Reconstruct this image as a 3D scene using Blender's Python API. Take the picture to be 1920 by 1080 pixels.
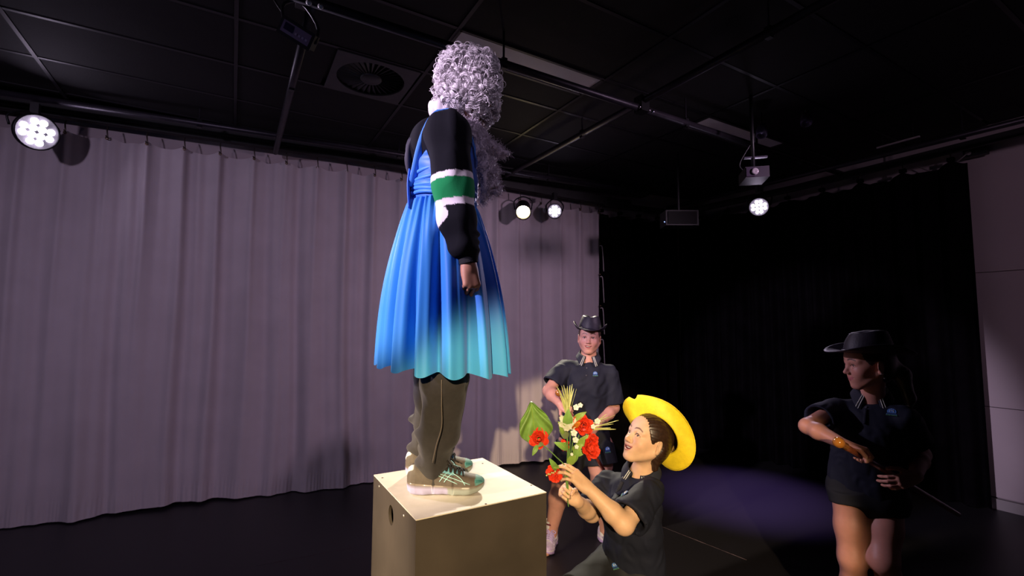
import bpy, math, random
import numpy as np
from mathutils import Vector, Matrix

random.seed(7)
rng = np.random.default_rng(11)
SC = bpy.context.scene
COL = SC.collection
for o in list(bpy.data.objects):
    bpy.data.objects.remove(o, do_unlink=True)
PI = math.pi

# ------------------------------------------------------------------ camera
EYE = np.array([0.0, 0.0, 1.6])
FOC = 886.3                      # focal length in pixels of a 1920 wide frame
YAW, PITCH, ROLL = math.radians(30.5), math.radians(4.5), math.radians(.22)
CF = np.array([math.sin(YAW)*math.cos(PITCH), math.cos(YAW)*math.cos(PITCH), math.sin(PITCH)])
_r = np.array([math.cos(YAW), -math.sin(YAW), 0.0])
_u = np.cross(_r, CF)
CR = _r*math.cos(ROLL)+_u*math.sin(ROLL)
CU = -_r*math.sin(ROLL)+_u*math.cos(ROLL)
RX = _r.copy()                                             # horizontal, to the right of the view
FW = np.array([math.sin(YAW), math.cos(YAW), 0.0])         # horizontal, away from the viewer
UP = np.array([0, 0, 1.0])
cd = bpy.data.cameras.new('camera'); cam = bpy.data.objects.new('camera', cd); COL.objects.link(cam)
cd.sensor_width = 36; cd.lens = FOC*36/1920; cd.clip_start = .02
M = Matrix.Identity(4)
for i in range(3):
    M[i][0], M[i][1], M[i][2], M[i][3] = CR[i], CU[i], -CF[i], EYE[i]
cam.matrix_world = M
SC.camera = cam

def ray(x, y): return CF + CR*(x-960)/FOC - CU*(y-540)/FOC
def at(x, y, d): return EYE + ray(x, y)*d
def atz(x, y, z):
    q = ray(x, y); return EYE + q*(z-EYE[2])/q[2]
def aty(x, y, Y):
    q = ray(x, y); return EYE + q*(Y/q[1])
def atx(x, y, X):
    q = ray(x, y); return EYE + q*(X/q[0])

# ------------------------------------------------------------------ world, exposure, stage lights
w = bpy.data.worlds.new('world'); SC.world = w; w.use_nodes = True
w.node_tree.nodes['Background'].inputs[0].default_value = (.5, .42, .6, 1)
w.node_tree.nodes['Background'].inputs[1].default_value = .006
SC.view_settings.view_transform = 'Standard'; SC.view_settings.look = 'None'
SC.view_settings.gamma = 1; SC.view_settings.use_curve_mapping = False
SC.view_settings.exposure = 0.0
try:
    SC.cycles.use_denoising = True
    SC.cycles.max_bounces = 6; SC.cycles.diffuse_bounces = 3; SC.cycles.sample_clamp_indirect = 4
except Exception: pass

def spot(name, loc, aim, power, col, angle, blend=.3, size=.05):
    l = bpy.data.lights.new(name, 'SPOT'); l.energy = power; l.color = col
    l.spot_size = math.radians(angle); l.spot_blend = blend; l.shadow_soft_size = size
    o = bpy.data.objects.new(name, l); COL.objects.link(o); o.location = loc
    dv = Vector(aim)-Vector(loc); o.rotation_euler = dv.to_track_quat('-Z', 'Y').to_euler()
    return o
WARM = (1.0, .74, .43); LAV = (.80, .60, 1.0); VIO = (.50, .30, 1.0)
# front-of-house follow spot, behind and above the photographer
KEYPOS = EYE - FW*4.0 - RX*.15 + UP*1.35
spot('follow_spot', KEYPOS, at(1145, 1010, 2.3), 2350, WARM, 19.2, .2, .05)
# lavender wash lamps on the ceiling bars, out of frame, aimed at the white curtain
spot('unseen_wash_lamp', (-2.9, .9, 2.95), (-.1, 5.2, 1.45), 165, (.86, .68, 1.0), 78, 1.0, .12)
spot('unseen_wash_lamp', (3.7, .5, 2.95), (2.0, 4.9, 1.45), 185, (.95, .66, .92), 74, 1.0, .12)
spot('side_lamp', (-2.6, 1.2, 3.1), (.95, 1.95, 2.0), 1050, (.92, .74, 1.0), 24, .4, .08)
spot('added_front_fill', (-.6, -2.0, 3.2), (1.15, 1.9, 2.35), 75, (.88, .70, 1.0), 24, .6, .1)  # added frontal fill for the beard and wig, an unseen source
spot('unseen_wash_lamp', (1.6, -2.6, 3.1), (5.9, .9, 2.1), 95, (1.0, .66, .92), 44, .9, .1)  # extra unseen wash, added to lift the dark right wall
spot('added_box_side_fill', (-3.2, 2.15, 2.3), (.6, 2.1, .75), 1700, (1.0, .80, .58), 17, .6, .08)  # added warm fill, unseen, placed to brighten only the box's left face
spot('floor_lamp_violet', (4.6, 3.2, 3.2), (4.3, 2.9, 0), 850, VIO, 36, 1.0, .06)

# ------------------------------------------------------------------ mesh helpers
def nrm(v):
    v = np.asarray(v, float); return v/max(np.linalg.norm(v), 1e-9)
def V3(*a): return np.array(a, float)
def link(name, me, mat=None, parent=None):
    o = bpy.data.objects.new(name, me); COL.objects.link(o)
    if mat is not None: me.materials.append(mat)
    if parent is not None:
        o.parent = parent
        if parent.get('anchor'): o.matrix_parent_inverse = Matrix.Translation(parent.location).inverted()
    return o
def thing(name, label, cat, loc=(0, 0, 0), group=None):
    o = bpy.data.objects.new(name, None); COL.objects.link(o); o.location = Vector(loc); o.empty_display_size = .05
    o['label'] = label; o['category'] = cat; o['anchor'] = 1
    if group: o['group'] = group
    return o
def tag(o, label=None, cat=None, group=None, kind=None):
    if label: o['label'] = label
    if cat: o['category'] = cat
    if group: o['group'] = group
    if kind: o['kind'] = kind
    return o
def raw_mesh(name, v, f, smooth=False):
    me = bpy.data.meshes.new(name)
    v = np.asarray(v, np.float32)
    f = np.asarray(f) if not isinstance(f, list) else f
    if isinstance(f, np.ndarray):
        nf, k = f.shape
        me.vertices.add(len(v)); me.vertices.foreach_set('co', v.ravel())
        me.loops.add(nf*k); me.loops.foreach_set('vertex_index', f.ravel().astype(np.int32))
        me.polygons.add(nf); me.polygons.foreach_set('loop_start', np.arange(0, nf*k, k, dtype=np.int32))
        me.update(calc_edges=True); me.validate()
    else:
        me.from_pydata([tuple(map(float, p)) for p in v], [], f)
        me.update()
    if smooth: me.polygons.foreach_set('use_smooth', [True]*len(me.polygons))
    return me
def set_col(me, cols, name='Col'):
    a = me.color_attributes.new(name, 'FLOAT_COLOR', 'POINT')
    c = np.ones((len(me.vertices), 4), np.float32); c[:, :3] = cols
    a.data.foreach_set('color', c.ravel())

class MB:
    def __init__(s): s.v = []; s.f = []
    def add(s, v, f):
        n = len(s.v); s.v += [tuple(map(float, p)) for p in v]; s.f += [tuple(i+n for i in q) for q in f]; return s
    def box(s, c, size, ax=None):
        c = np.asarray(c, float); h = np.asarray(size, float)/2
        ax = np.eye(3) if ax is None else np.asarray(ax, float)
        pts = [c+ax[0]*x*h[0]+ax[1]*y*h[1]+ax[2]*z*h[2] for z in (-1, 1) for y in (-1, 1) for x in (-1, 1)]
        return s.add(pts, [(0, 2, 3, 1), (4, 5, 7, 6), (0, 1, 5, 4), (2, 6, 7, 3), (0, 4, 6, 2), (1, 3, 7, 5)])
    def tube(s, pts, r, n=8, cap=True, closed=False):
        P = [np.asarray(p, float) for p in pts]; m = len(P)
        R = [r]*m if np.isscalar(r) else list(r)
        T = []
        for i in range(m):
            a = P[(i-1) % m] if closed else P[max(i-1, 0)]
            b = P[(i+1) % m] if closed else P[min(i+1, m-1)]
            T.append(nrm(b-a))
        ref = np.array([0, 0, 1.0]) if abs(T[0][2]) < .9 else np.array([1.0, 0, 0])
        x = nrm(np.cross(T[0], ref)); rings = []
        for i in range(m):
            x = nrm(x-T[i]*(x@T[i])); y = np.cross(T[i], x)
            rings.append([P[i]+R[i]*(x*math.cos(2*PI*k/n)+y*math.sin(2*PI*k/n)) for k in range(n)])
        v = [p for q in rings for p in q]; f = []
        for i in range(m if closed else m-1):
            j = (i+1) % m
            for k in range(n):
                f.append((i*n+k, i*n+(k+1) % n, j*n+(k+1) % n, j*n+k))
        if cap and not closed: f += [tuple(range(n-1, -1, -1)), tuple((m-1)*n+k for k in range(n))]
        return s.add(v, f)
    def lathe(s, prof, c=(0, 0, 0), ax=None, n=24):
        ax = np.eye(3) if ax is None else np.asarray(ax, float); c = np.asarray(c, float); v = []; f = []
        for (r, z) in prof:
            for k in range(n):
                t = 2*PI*k/n; v.append(c+ax[0]*r*math.cos(t)+ax[1]*r*math.sin(t)+ax[2]*z)
        for i in range(len(prof)-1):
            for k in range(n):
                f.append((i*n+k, i*n+(k+1) % n, (i+1)*n+(k+1) % n, (i+1)*n+k))
        return s.add(v, f)
    def grid(s, fn, nu, nv, wrap=False):
        v = [fn(i/nu, j/nv) for j in range(nv+1) for i in range(nu if wrap else nu+1)]
        w_ = nu if wrap else nu+1; f = []
        for j in range(nv):
            for i in range(nu):
                a = j*w_+i; b = j*w_+(i+1) % w_
                f.append((a, b, b+w_, a+w_))
        return s.add(v, f)
    def build(s, name, mat, parent=None, smooth=False, solid=0):
        me = raw_mesh(name, s.v, s.f, smooth)
        o = link(name, me, mat, parent)
        if solid:
            md = o.modifiers.new('thickness', 'SOLIDIFY'); md.thickness = solid; md.offset = 0
        return o
def frame(z, x=(1, 0, 0)):
    z = nrm(z); x = np.asarray(x, float); x = x-z*(x@z)
    if np.linalg.norm(x) < 1e-4: x = np.array([0, 1.0, 0]); x = x-z*(x@z)
    x = nrm(x); return np.array([x, np.cross(z, x), z])
def rot(axis, deg):
    return np.array(Matrix.Rotation(math.radians(deg), 3, Vector(axis)))
def curve(pts, n=24):
    """Catmull-Rom through the points"""
    P = [np.asarray(p, float) for p in pts]; P = [2*P[0]-P[1]]+P+[2*P[-1]-P[-2]]; out = []
    seg = len(P)-3
    for i in range(n+1):
        t = i/n*seg; k = min(int(t), seg-1); t -= k
        a, b, c, d = P[k:k+4]
        out.append(.5*((2*b)+(c-a)*t+(2*a-5*b+4*c-d)*t*t+(3*b-a-3*c+d)*t**3))
    return out
def interp(xs, ys, x):
    return float(np.interp(x, xs, ys))

# ------------------------------------------------------------------ materials
def mat(name, col=(.5, .5, .5), rough=.6, metal=0, spec=.4, noise=None, bump=None, attr=False, emit=None, sss=0, sheen=0, coat=0, trans=0, wave=None):
    m = bpy.data.materials.new(name); m.use_nodes = True; nt = m.node_tree; N = nt.nodes; L = nt.links
    b = N['Principled BSDF']
    b.inputs['Base Color'].default_value = (*col, 1); b.inputs['Roughness'].default_value = rough
    b.inputs['Metallic'].default_value = metal; b.inputs['Specular IOR Level'].default_value = spec
    b.inputs['Coat Weight'].default_value = coat
    if sss:
        b.inputs['Subsurface Weight'].default_value = sss; b.inputs['Subsurface Radius'].default_value = (.012, .005, .003); b.inputs['Subsurface Scale'].default_value = 1
    if sheen: b.inputs['Sheen Weight'].default_value = sheen
    if emit:
        b.inputs['Emission Color'].default_value = (*emit[0], 1); b.inputs['Emission Strength'].default_value = emit[1]
    tc = N.new('ShaderNodeTexCoord'); src = None
    if attr:
        a = N.new('ShaderNodeVertexColor'); a.layer_name = 'Col'; src = a.outputs['Color']
    if noise:
        n = N.new('ShaderNodeTexNoise'); n.inputs['Scale'].default_value = noise[0]; n.inputs['Detail'].default_value = 5
        L.new(tc.outputs['Object'], n.inputs['Vector'])
        mp = N.new('ShaderNodeMapRange'); mp.inputs[1].default_value = .3; mp.inputs[2].default_value = .7
        mp.inputs[3].default_value = 1-noise[1]; mp.inputs[4].default_value = 1+noise[1]
        L.new(n.outputs['Fac'], mp.inputs[0])
        mx = N.new('ShaderNodeMix'); mx.data_type = 'RGBA'; mx.blend_type = 'MULTIPLY'; mx.inputs[0].default_value = 1
        if src is None: mx.inputs[6].default_value = (*col, 1)
        else: L.new(src, mx.inputs[6])
        L.new(mp.outputs[0], mx.inputs[7]); src = mx.outputs[2]
    if src is not None: L.new(src, b.inputs['Base Color'])
    if bump:
        n = N.new('ShaderNodeTexNoise'); n.inputs['Scale'].default_value = bump[0]; n.inputs['Detail'].default_value = 4
        L.new(tc.outputs['Object'], n.inputs['Vector'])
        bp = N.new('ShaderNodeBump'); bp.inputs['Strength'].default_value = bump[1]; bp.inputs['Distance'].default_value = .006
        L.new(n.outputs['Fac'], bp.inputs['Height']); L.new(bp.outputs[0], b.inputs['Normal'])
    if trans:
        tr = N.new('ShaderNodeBsdfTranslucent'); ms = N.new('ShaderNodeMixShader'); ms.inputs[0].default_value = trans
        if src is not None: L.new(src, tr.inputs[0])
        else: tr.inputs[0].default_value = (*col, 1)
        L.new(b.outputs[0], ms.inputs[1]); L.new(tr.outputs[0], ms.inputs[2]); L.new(ms.outputs[0], N['Material Output'].inputs[0])
    return m
MT = {}
def matc(name, *a, **k):
    if name not in MT: MT[name] = mat(name, *a, **k)
    return MT[name]
# ================================================================== the room
CEIL = 3.454
blk = matc('black_paint', (.012, .012, .013), .55, noise=(6, .3))
blk_gloss = matc('black_metal', (.012, .012, .014), .35, metal=.2, noise=(20, .2))
wallm = matc('pale_wall_paint', (.42, .36, .38), .7, noise=(1.5, .06), bump=(60, .05))

# floor: black vinyl with scuffs
def floor_mat():
    m = matc('black_stage_floor', (.012, .011, .014), .42)
    nt = m.node_tree; N = nt.nodes; L = nt.links; b = N['Principled BSDF']; b.inputs['Specular IOR Level'].default_value = .35
    tc = N.new('ShaderNodeTexCoord'); acc = None
    for ang, sc in ((.3, 1.0), (1.4, 1.3), (2.2, .9)):
        mp = N.new('ShaderNodeMapping'); mp.inputs['Rotation'].default_value = (0, 0, ang); mp.inputs['Scale'].default_value = (sc*.5, sc*14, 1)
        L.new(tc.outputs['Object'], mp.inputs[0])
        n = N.new('ShaderNodeTexNoise'); n.inputs['Scale'].default_value = 3; n.inputs['Detail'].default_value = 6; n.inputs['Roughness'].default_value = .7
        L.new(mp.outputs[0], n.inputs[0])
        r = N.new('ShaderNodeMapRange'); r.inputs[1].default_value = .66; r.inputs[2].default_value = .8; L.new(n.outputs[0], r.inputs[0])
        if acc is None: acc = r.outputs[0]
        else:
            ad = N.new('ShaderNodeMath'); ad.operation = 'MAXIMUM'; L.new(acc, ad.inputs[0]); L.new(r.outputs[0], ad.inputs[1]); acc = ad.outputs[0]
    mx = N.new('ShaderNodeMix'); mx.data_type = 'RGBA'; mx.inputs[6].default_value = (.012, .011, .014, 1); mx.inputs[7].default_value = (.055, .045, .055, 1)
    L.new(acc, mx.inputs[0]); L.new(mx.outputs[2], b.inputs['Base Color'])
    return m
def cline(x): return 5.33 - .1188*(x+1.52)            # foot of the white curtain
XR = 5.85
fl = MB().box((.7, -.75, -.05), (10.8, 12.8, .1)).build('floor', floor_mat()); tag(fl, kind='structure')
# thin scuffed joints in the floor sheets
seam = matc('floor_scuff', (.045, .026, .032), .6, noise=(30, .6))
for a, b_ in (((480, 1061), (660, 1027)), ((1235, 985), (1400, 1050))):
    p, q = atz(*a, 0), atz(*b_, 0)
    MB().tube([p*(1-t)+q*t for t in np.linspace(0, 1, 9)], [.0022*(.4+random.random()) for _ in range(9)], 5).build('floor_joint', seam, fl)
# back wall follows the white curtain
def wallquad(p, q, z0, z1, th):
    p, q = np.array([*p, 0.]), np.array([*q, 0.]); d = nrm(q-p); n = np.array([-d[1], d[0], 0]); c = (p+q)/2+n*th/2
    return MB().box((c[0], c[1], (z0+z1)/2), (np.linalg.norm(q-p), th, z1-z0), (d, n, UP))
wb = wallquad((-4.7, cline(-4.7)+.12), (XR+.1, cline(XR+.1)+.12), 0, CEIL, .12).build('wall_back', wallm); tag(wb, kind='structure')
wr = MB().box((XR+.11, -.75, CEIL/2), (.1, 12.8, CEIL)).build('wall_right', wallm); tag(wr, kind='structure')
wl = MB().box((-4.75, -.75, CEIL/2), (.1, 12.8, CEIL)).build('wall_left', blk); tag(wl, kind='structure')
wf = MB().box((.7, -7.1, CEIL/2), (10.8, .1, CEIL)).build('wall_front', blk); tag(wf, kind='structure')
# wall panels with open joints on the right wall
zs = [.10, atx(1833, 761, XR)[2], atx(1820, 512, XR)[2], CEIL-.02]
pan = None
for i in range(3):
    for (y0, y1) in ((-.95, .62), (.624, 2.2)):
        MB().box((XR+.045, (y0+y1)/2, (zs[i]+zs[i+1])/2), (.03, y1-y0-.003, zs[i+1]-zs[i]-.006)).build('wall_panel', wallm, wr)
bb = MB().box((XR+.04, .2, .045), (.05, 3.6, .09)).build('baseboard_right', matc('grey_skirting', (.30, .28, .28), .5)); tag(bb, kind='structure')
# ceiling: slab, tiles, grid bars
ce = MB().box((.7, -.75, CEIL+.08), (10.8, 12.8, .1)).build('ceiling', blk); tag(ce, kind='structure')
tilem = matc('black_ceiling_tile', (.007, .0065, .008), .8, noise=(8, .25), bump=(90, .15))
gx = [-1.26+1.2*k for k in range(-3, 7)]; gy = [2.6+.6*k for k in range(-4, 5)]
tme = raw_mesh('ceiling_tile', *(lambda m: (m.v, m.f))(MB().box((0, 0, 0), (1.17, .57, .016))))
tme.materials.append(tilem)
skip = set()
LIGHTS = ((1.14, 2.6), (3.54, 2.6))
for i in range(len(gx)-1):
    for j in range(len(gy)-1):
        cx, cy = gx[i]+.6, gy[j]+.3
        if cx > XR or cy > cline(cx)+.15: continue
        if abs(cy-2.9) < .1 and any(abs(cx-.6-L_[0]) < .1 for L_ in LIGHTS): continue
        if abs(cy-3.5) < .1 and abs(cx-.54) < .1: continue
        o = bpy.data.objects.new('ceiling_tile', tme); COL.objects.link(o); o.location = (cx, cy, CEIL+.004); o.parent = ce
barm = matc('grid_bar_paint', (.011, .010, .014), .45)
def bar(c, s): MB().box(c, s).build('grid_bar', barm, ce)
for x in gx:
    if x < XR: bar((x, 2.6, CEIL-.005), (.024, 5.0, .012))
for y in gy:
    if y < 5.3:
        x1 = min(XR, -1.52+(5.33-y)/.1188+1.5) if y > 4.4 else XR
        bar((.6, y, CEIL-.004), (10.2, .024, .010))
# filler tiles beside the lamps and the vent
for (x0, x1, y0, y1) in ((1.14, 2.34, 2.88, 3.2), (3.54, 4.74, 2.88, 3.2), (-.06, .52, 3.2, 3.8)):
    MB().box(((x0+x1)/2, (y0+y1)/2, CEIL+.004), (x1-x0-.03, y1-y0-.03, .016)).build('ceiling_tile', tilem, ce)
# recessed ceiling lamps, switched off
difm = matc('lamp_diffuser', (.88, .85, .88), .5, bump=(200, .1))
for k, (x0, y0) in enumerate(LIGHTS):
    t = thing('ceiling_light', ('unlit white ceiling light panel above the curly wig' if k == 0 else 'unlit white ceiling light panel above the hanging projector'), 'ceiling light', (x0+.6, y0+.14, CEIL), 'recessed ceiling lights')
    MB().box((x0+.6, y0+.14, CEIL-.001), (1.15, .25, .012)).build('diffuser', difm, t)
    m = MB()
    for c, s in (((x0+.6, y0+.005, CEIL-.004), (1.18, .02, .02)), ((x0+.6, y0+.275, CEIL-.004), (1.18, .02, .02)), ((x0+.015, y0+.14, CEIL-.004), (.02, .28, .02)), ((x0+1.185, y0+.14, CEIL-.004), (.02, .28, .02))): m.box(c, s)
    m.build('frame', matc('lamp_frame', (.05, .045, .05), .5), t)
# swirl air diffuser
vx, vy = .82, 3.5
vt = thing('ceiling_vent', 'square black ceiling vent with round fan of radial vanes', 'air vent', (vx, vy, CEIL))
vm = matc('vent_paint', (.05, .048, .054), .45, noise=(12, .2))
m = MB()                                              # plate with a round hole
n = 48; v = []; f = []
for k in range(n):
    t = 2*PI*k/n; c, s = math.cos(t), math.sin(t); q = .29/max(abs(c), abs(s))
    v += [(vx+c*.245, vy+s*.245, CEIL-.012), (vx+c*q, vy+s*q, CEIL-.012)]
for k in range(n): f.append((2*k, 2*k+1, (2*k+3) % (2*n), (2*k+2) % (2*n)))
m.add(v, f).build('plate', vm, vt, solid=.01)
MB().lathe([(0, -.02), (.07, -.02), (.078, -.012), (.078, .0)], (vx, vy, CEIL), n=32).build('hub', vm, vt, True)
MB().lathe([(.0, .02), (.25, .02)], (vx, vy, CEIL), n=32).build('duct', matc('duct_black', (.003, .003, .003), .9), vt)
for k in range(32):
    t = 2*PI*k/32+.05; d = V3(math.cos(t), math.sin(t), 0); s = V3(-math.sin(t), math.cos(t), 0)
    p0, p1 = d*.076, d*.245; m = MB()
    for p, w_ in ((p0, .005), (p1, .014)):
        m.v += [tuple(V3(vx, vy, CEIL)+p+s*w_*q+UP*z) for q, z in ((-1, -.006), (1, .010), (1, .012), (-1, -.004))]
    m.f = [(0, 1, 5, 4), (2, 3, 7, 6), (1, 2, 6, 5), (3, 0, 4, 7), (4, 5, 6, 7)]
    m.build('vane', vm, vt)
# lighting pipes below the ceiling
PZ = 3.24
pipem = matc('dark_steel_pipe', (.034, .030, .040), .4, metal=.5, noise=(15, .25))
py1 = atz(1160, 190, PZ)[1]; px2 = atz(1211, 200, PZ)[0]; px3 = atz(1271, 380, 3.14)[0]; px0 = atz(545, 180, PZ)[0]
def pipe(a, b, label, r=.026):
    t = thing('lighting_pipe', label, 'pipe', (np.array(a)+np.array(b))/2, 'ceiling lighting pipes')
    MB().tube([a, b], r, 12).build('tube', pipem, t, True)
    a, b = np.array(a), np.array(b); L_ = np.linalg.norm(b-a); d = nrm(b-a)
    for k in range(1, int(L_/1.7)+1):
        p = a+d*(k*1.7-.5)
        if 0 < (k*1.7-.5) < L_:
            MB().tube([p, p+UP*(CEIL-p[2])], .007, 6).build('hanger_rod', pipem, t)
            MB().box(p, (.035, .035, .07)).build('clamp', blk_gloss, t)
    return t
pipe((-1.5, py1, PZ), (XR, py1, PZ), 'dark pipe running across below the long ceiling light')
pipe((px2, .3, PZ+.055), (px2, 4.55, PZ+.055), 'dark pipe crossing the ceiling from top right towards the warm lamp')
pipe((px0, py1-.1, PZ+.05), (px0, 5.1, PZ+.05), 'dark pipe leading from the hanging floodlight to the white curtain')
pipe((5.25, .2, 3.2), (5.05, 4.4, 3.2), 'dark pipe along the top of the black curtain')
ZP = aty(300, 214, cline(-.4)-.42)[2]
pipe((-3.2, cline(-3.2)-.42, ZP), (4.4, cline(4.4)-.42, ZP-.06), 'dark pipe along the top of the white curtain')
# pipe joint with bright bolts
jt = thing('pipe_clamp', 'black cross clamp with bright bolts where two pipes meet', 'clamp', (px2, py1, PZ+.03))
MB().box((px2, py1, PZ+.03), (.08, .08, .12)).build('clamp_block', blk_gloss, jt)
for dx in (-.05, .05, .09):
    MB().lathe([(0, -.012), (.008, -.008), (.008, .008), (0, .012)], (px2+dx, py1-.03, PZ-.01), n=8).build('bolt', matc('bright_bolt', (.6, .6, .65), .25, metal=1), jt, True)
# ================================================================== curtains
def smooth_noise(seed, n=9):
    r = np.random.default_rng(seed); a = r.normal(size=n); ph = r.uniform(0, 2*PI, n); fr = r.uniform(.4, 3.2, n)
    return lambda s: sum(a[i]*np.sin(fr[i]*s+ph[i]) for i in range(n))/math.sqrt(n)
def hem_z(x): return .012
def top_z(x): return interp([-3.2, -1.52, 1.2, 3.2, 4.3], [3.25, 3.225, 3.19, 3.10, 3.06], x)
HK = .278
X0, X1 = -3.3, 4.02
hooks = list(np.arange(X1-.02, X0, -HK))[::-1]
wc = thing('white_curtain', 'long white stage curtain gathered on hooks along the back wall', 'curtain', (.4, cline(.4), 0))
def white_curtain():
    nu, nv = 900, 90
    xs = np.linspace(X0, X1, nu+1); ts = np.concatenate([np.linspace(0, .045, 6)[:-1], np.linspace(.045, .3, 25)[:-1], np.linspace(.3, 1, nv-29)])
    nv = len(ts)-1
    hx = np.array(hooks); k = np.searchsorted(hx, xs).clip(1, len(hx)-1); a = hx[k-1]; u = ((xs-a)/HK)           # 0..1 between hooks
    n1, n2, n3 = smooth_noise(1), smooth_noise(2), smooth_noise(3)
    amp = .6+.4*np.array([random.random() for _ in hx])
    pin = np.maximum(np.exp(-(u/.10)**2)*amp[k-1], np.exp(-((1-u)/.10)**2)*amp[k])    # ridge at hooks
    wid = np.maximum(np.exp(-(u/.22)**2)*amp[k-1], np.exp(-((1-u)/.22)**2)*amp[k])
    vtx = np.zeros((nv+1, nu+1, 3))
    for j, t in enumerate(ts):                      # t: 0 floor .. 1 top
        up = t**1.5
        d = (.045*pin*up + .028*wid*(1-.6*up))                               # pleats run down from the hooks
        d += .010*np.cos(2*PI*u)*(1-.6*t) + (.040*n1(xs*2.6)+.020*n2(xs*5.3+t*1.2)*(.4+.6*(1-t)))*(1-.65*t)
        d += .010*n3(xs*17+t*.8)
        d += .004*np.sin(xs*190+3*n2(xs*9))*np.exp(-((t-.02)/.025)**2)             # gathered hem
        shift = .02*n2(xs*1.3+t*2.5)*(1-t)
        z0 = .015+.012*n1(xs*1.9+3); z1 = np.array([top_z(x) for x in xs]) - .030*np.sin(PI*np.clip(u, 0, 1))**1.2
        x_ = xs+shift; y_ = 5.33-.1188*(x_+1.52)-.02-d
        vtx[j, :, 0] = x_; vtx[j, :, 1] = y_; vtx[j, :, 2] = z0+(z1-z0)*t
    v = vtx.reshape(-1, 3); w_ = nu+1
    ii, jj = np.meshgrid(np.arange(nu), np.arange(nv)); a = (jj*w_+ii).ravel()
    f = np.stack([a, a+1, a+1+w_, a+w_], 1)
    jh = 3                                         # hem band
    m = matc('white_curtain_cloth', (.56, .50, .53), .85, noise=(4, .05), bump=(320, .05), sheen=.15, trans=.08)
    rows = a // w_
    o = link('cloth', raw_mesh('cloth', v, f[rows >= 4], True), m, wc)
    o2 = link('hem', raw_mesh('hem', v + np.array([.117, .993, 0])*-.003, f[rows <= 4], True), m, wc)
white_curtain()
hookm = matc('curtain_hook_metal', (.10, .08, .07), .4, metal=.6)
eyem = matc('brass_eyelet', (.22, .15, .09), .4, metal=.8)
webm = matc('white_webbing', (.5, .45, .46), .8)
for x in hooks:
    if x < -1.9: continue
    y = cline(x)-.08; z = top_z(x)
    MB().tube(curve([(x, y+.02, z+.085), (x, y-.004, z+.05), (x+.006, y-.012, z+.0), (x+.004, y, z-.02), (x-.008, y+.012, z+.0)], 10), .0055, 6).build('hook', hookm, wc, True)
    MB().lathe([(.006, -.004), (.013, -.004), (.013, .004), (.006, .004)], (x+.002, y-.0, z-.025), frame((0, 1, 0)), 12).build('eyelet', eyem, wc, True)
# edge webbing loops hanging at the right end of the white curtain
for k in range(6):
    z = 2.62-k*.4; x = X1+.012; y = cline(x)-.06
    MB().lathe([(.004, -.004), (.011, -.004), (.011, .004), (.004, .004)], (x-.022, y-.02, z+.03), frame((0, 1, 0)), 10).build('eyelet', eyem, wc, True)
    MB().tube(curve([(x-.02, y-.01, z), (x+.012, y-.02, z-.01), (x+.026, y-.02, z-.16-.03*(k % 2)), (x+.034, y-.02, z-.33)], 10), .0065, 6).build('tie_tape', webm, wc, True)
tr = thing('curtain_rail', 'black curtain rail above the white curtain', 'curtain rail', (.4, cline(.4)-.06, 3.3))
a, b_ = V3(-3.4, cline(-3.4)-.06, top_z(-3.4)+.135), V3(4.4, cline(4.4)-.06, top_z(4.4)+.135)
m = MB(); n = 20
pts = []
for i in range(n+1):
    x = -3.4+7.9*i/n; pts.append(V3(x, cline(x)-.06, top_z(x)+.150))
for (dy, dz, hw, hh) in ((0, .0, .035, .05),):
    v = []; f = []
    for p in pts:
        v += [p+V3(0, -hw, -hh), p+V3(0, hw, -hh), p+V3(0, hw, hh), p+V3(0, -hw, hh)]
    for i in range(n):
        for k in range(4): f.append((i*4+k, i*4+(k+1) % 4, i*4+4+(k+1) % 4, i*4+4+k))
    m.add(v, f)
m.build('rail', blk, tr)
MB().box((.6, 5.03, 3.40), (8.4, .16, .1), (nrm((1, -.1188, 0)), nrm((.1188, 1, 0)), UP)).build('bulkhead', blk, tr)
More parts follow.
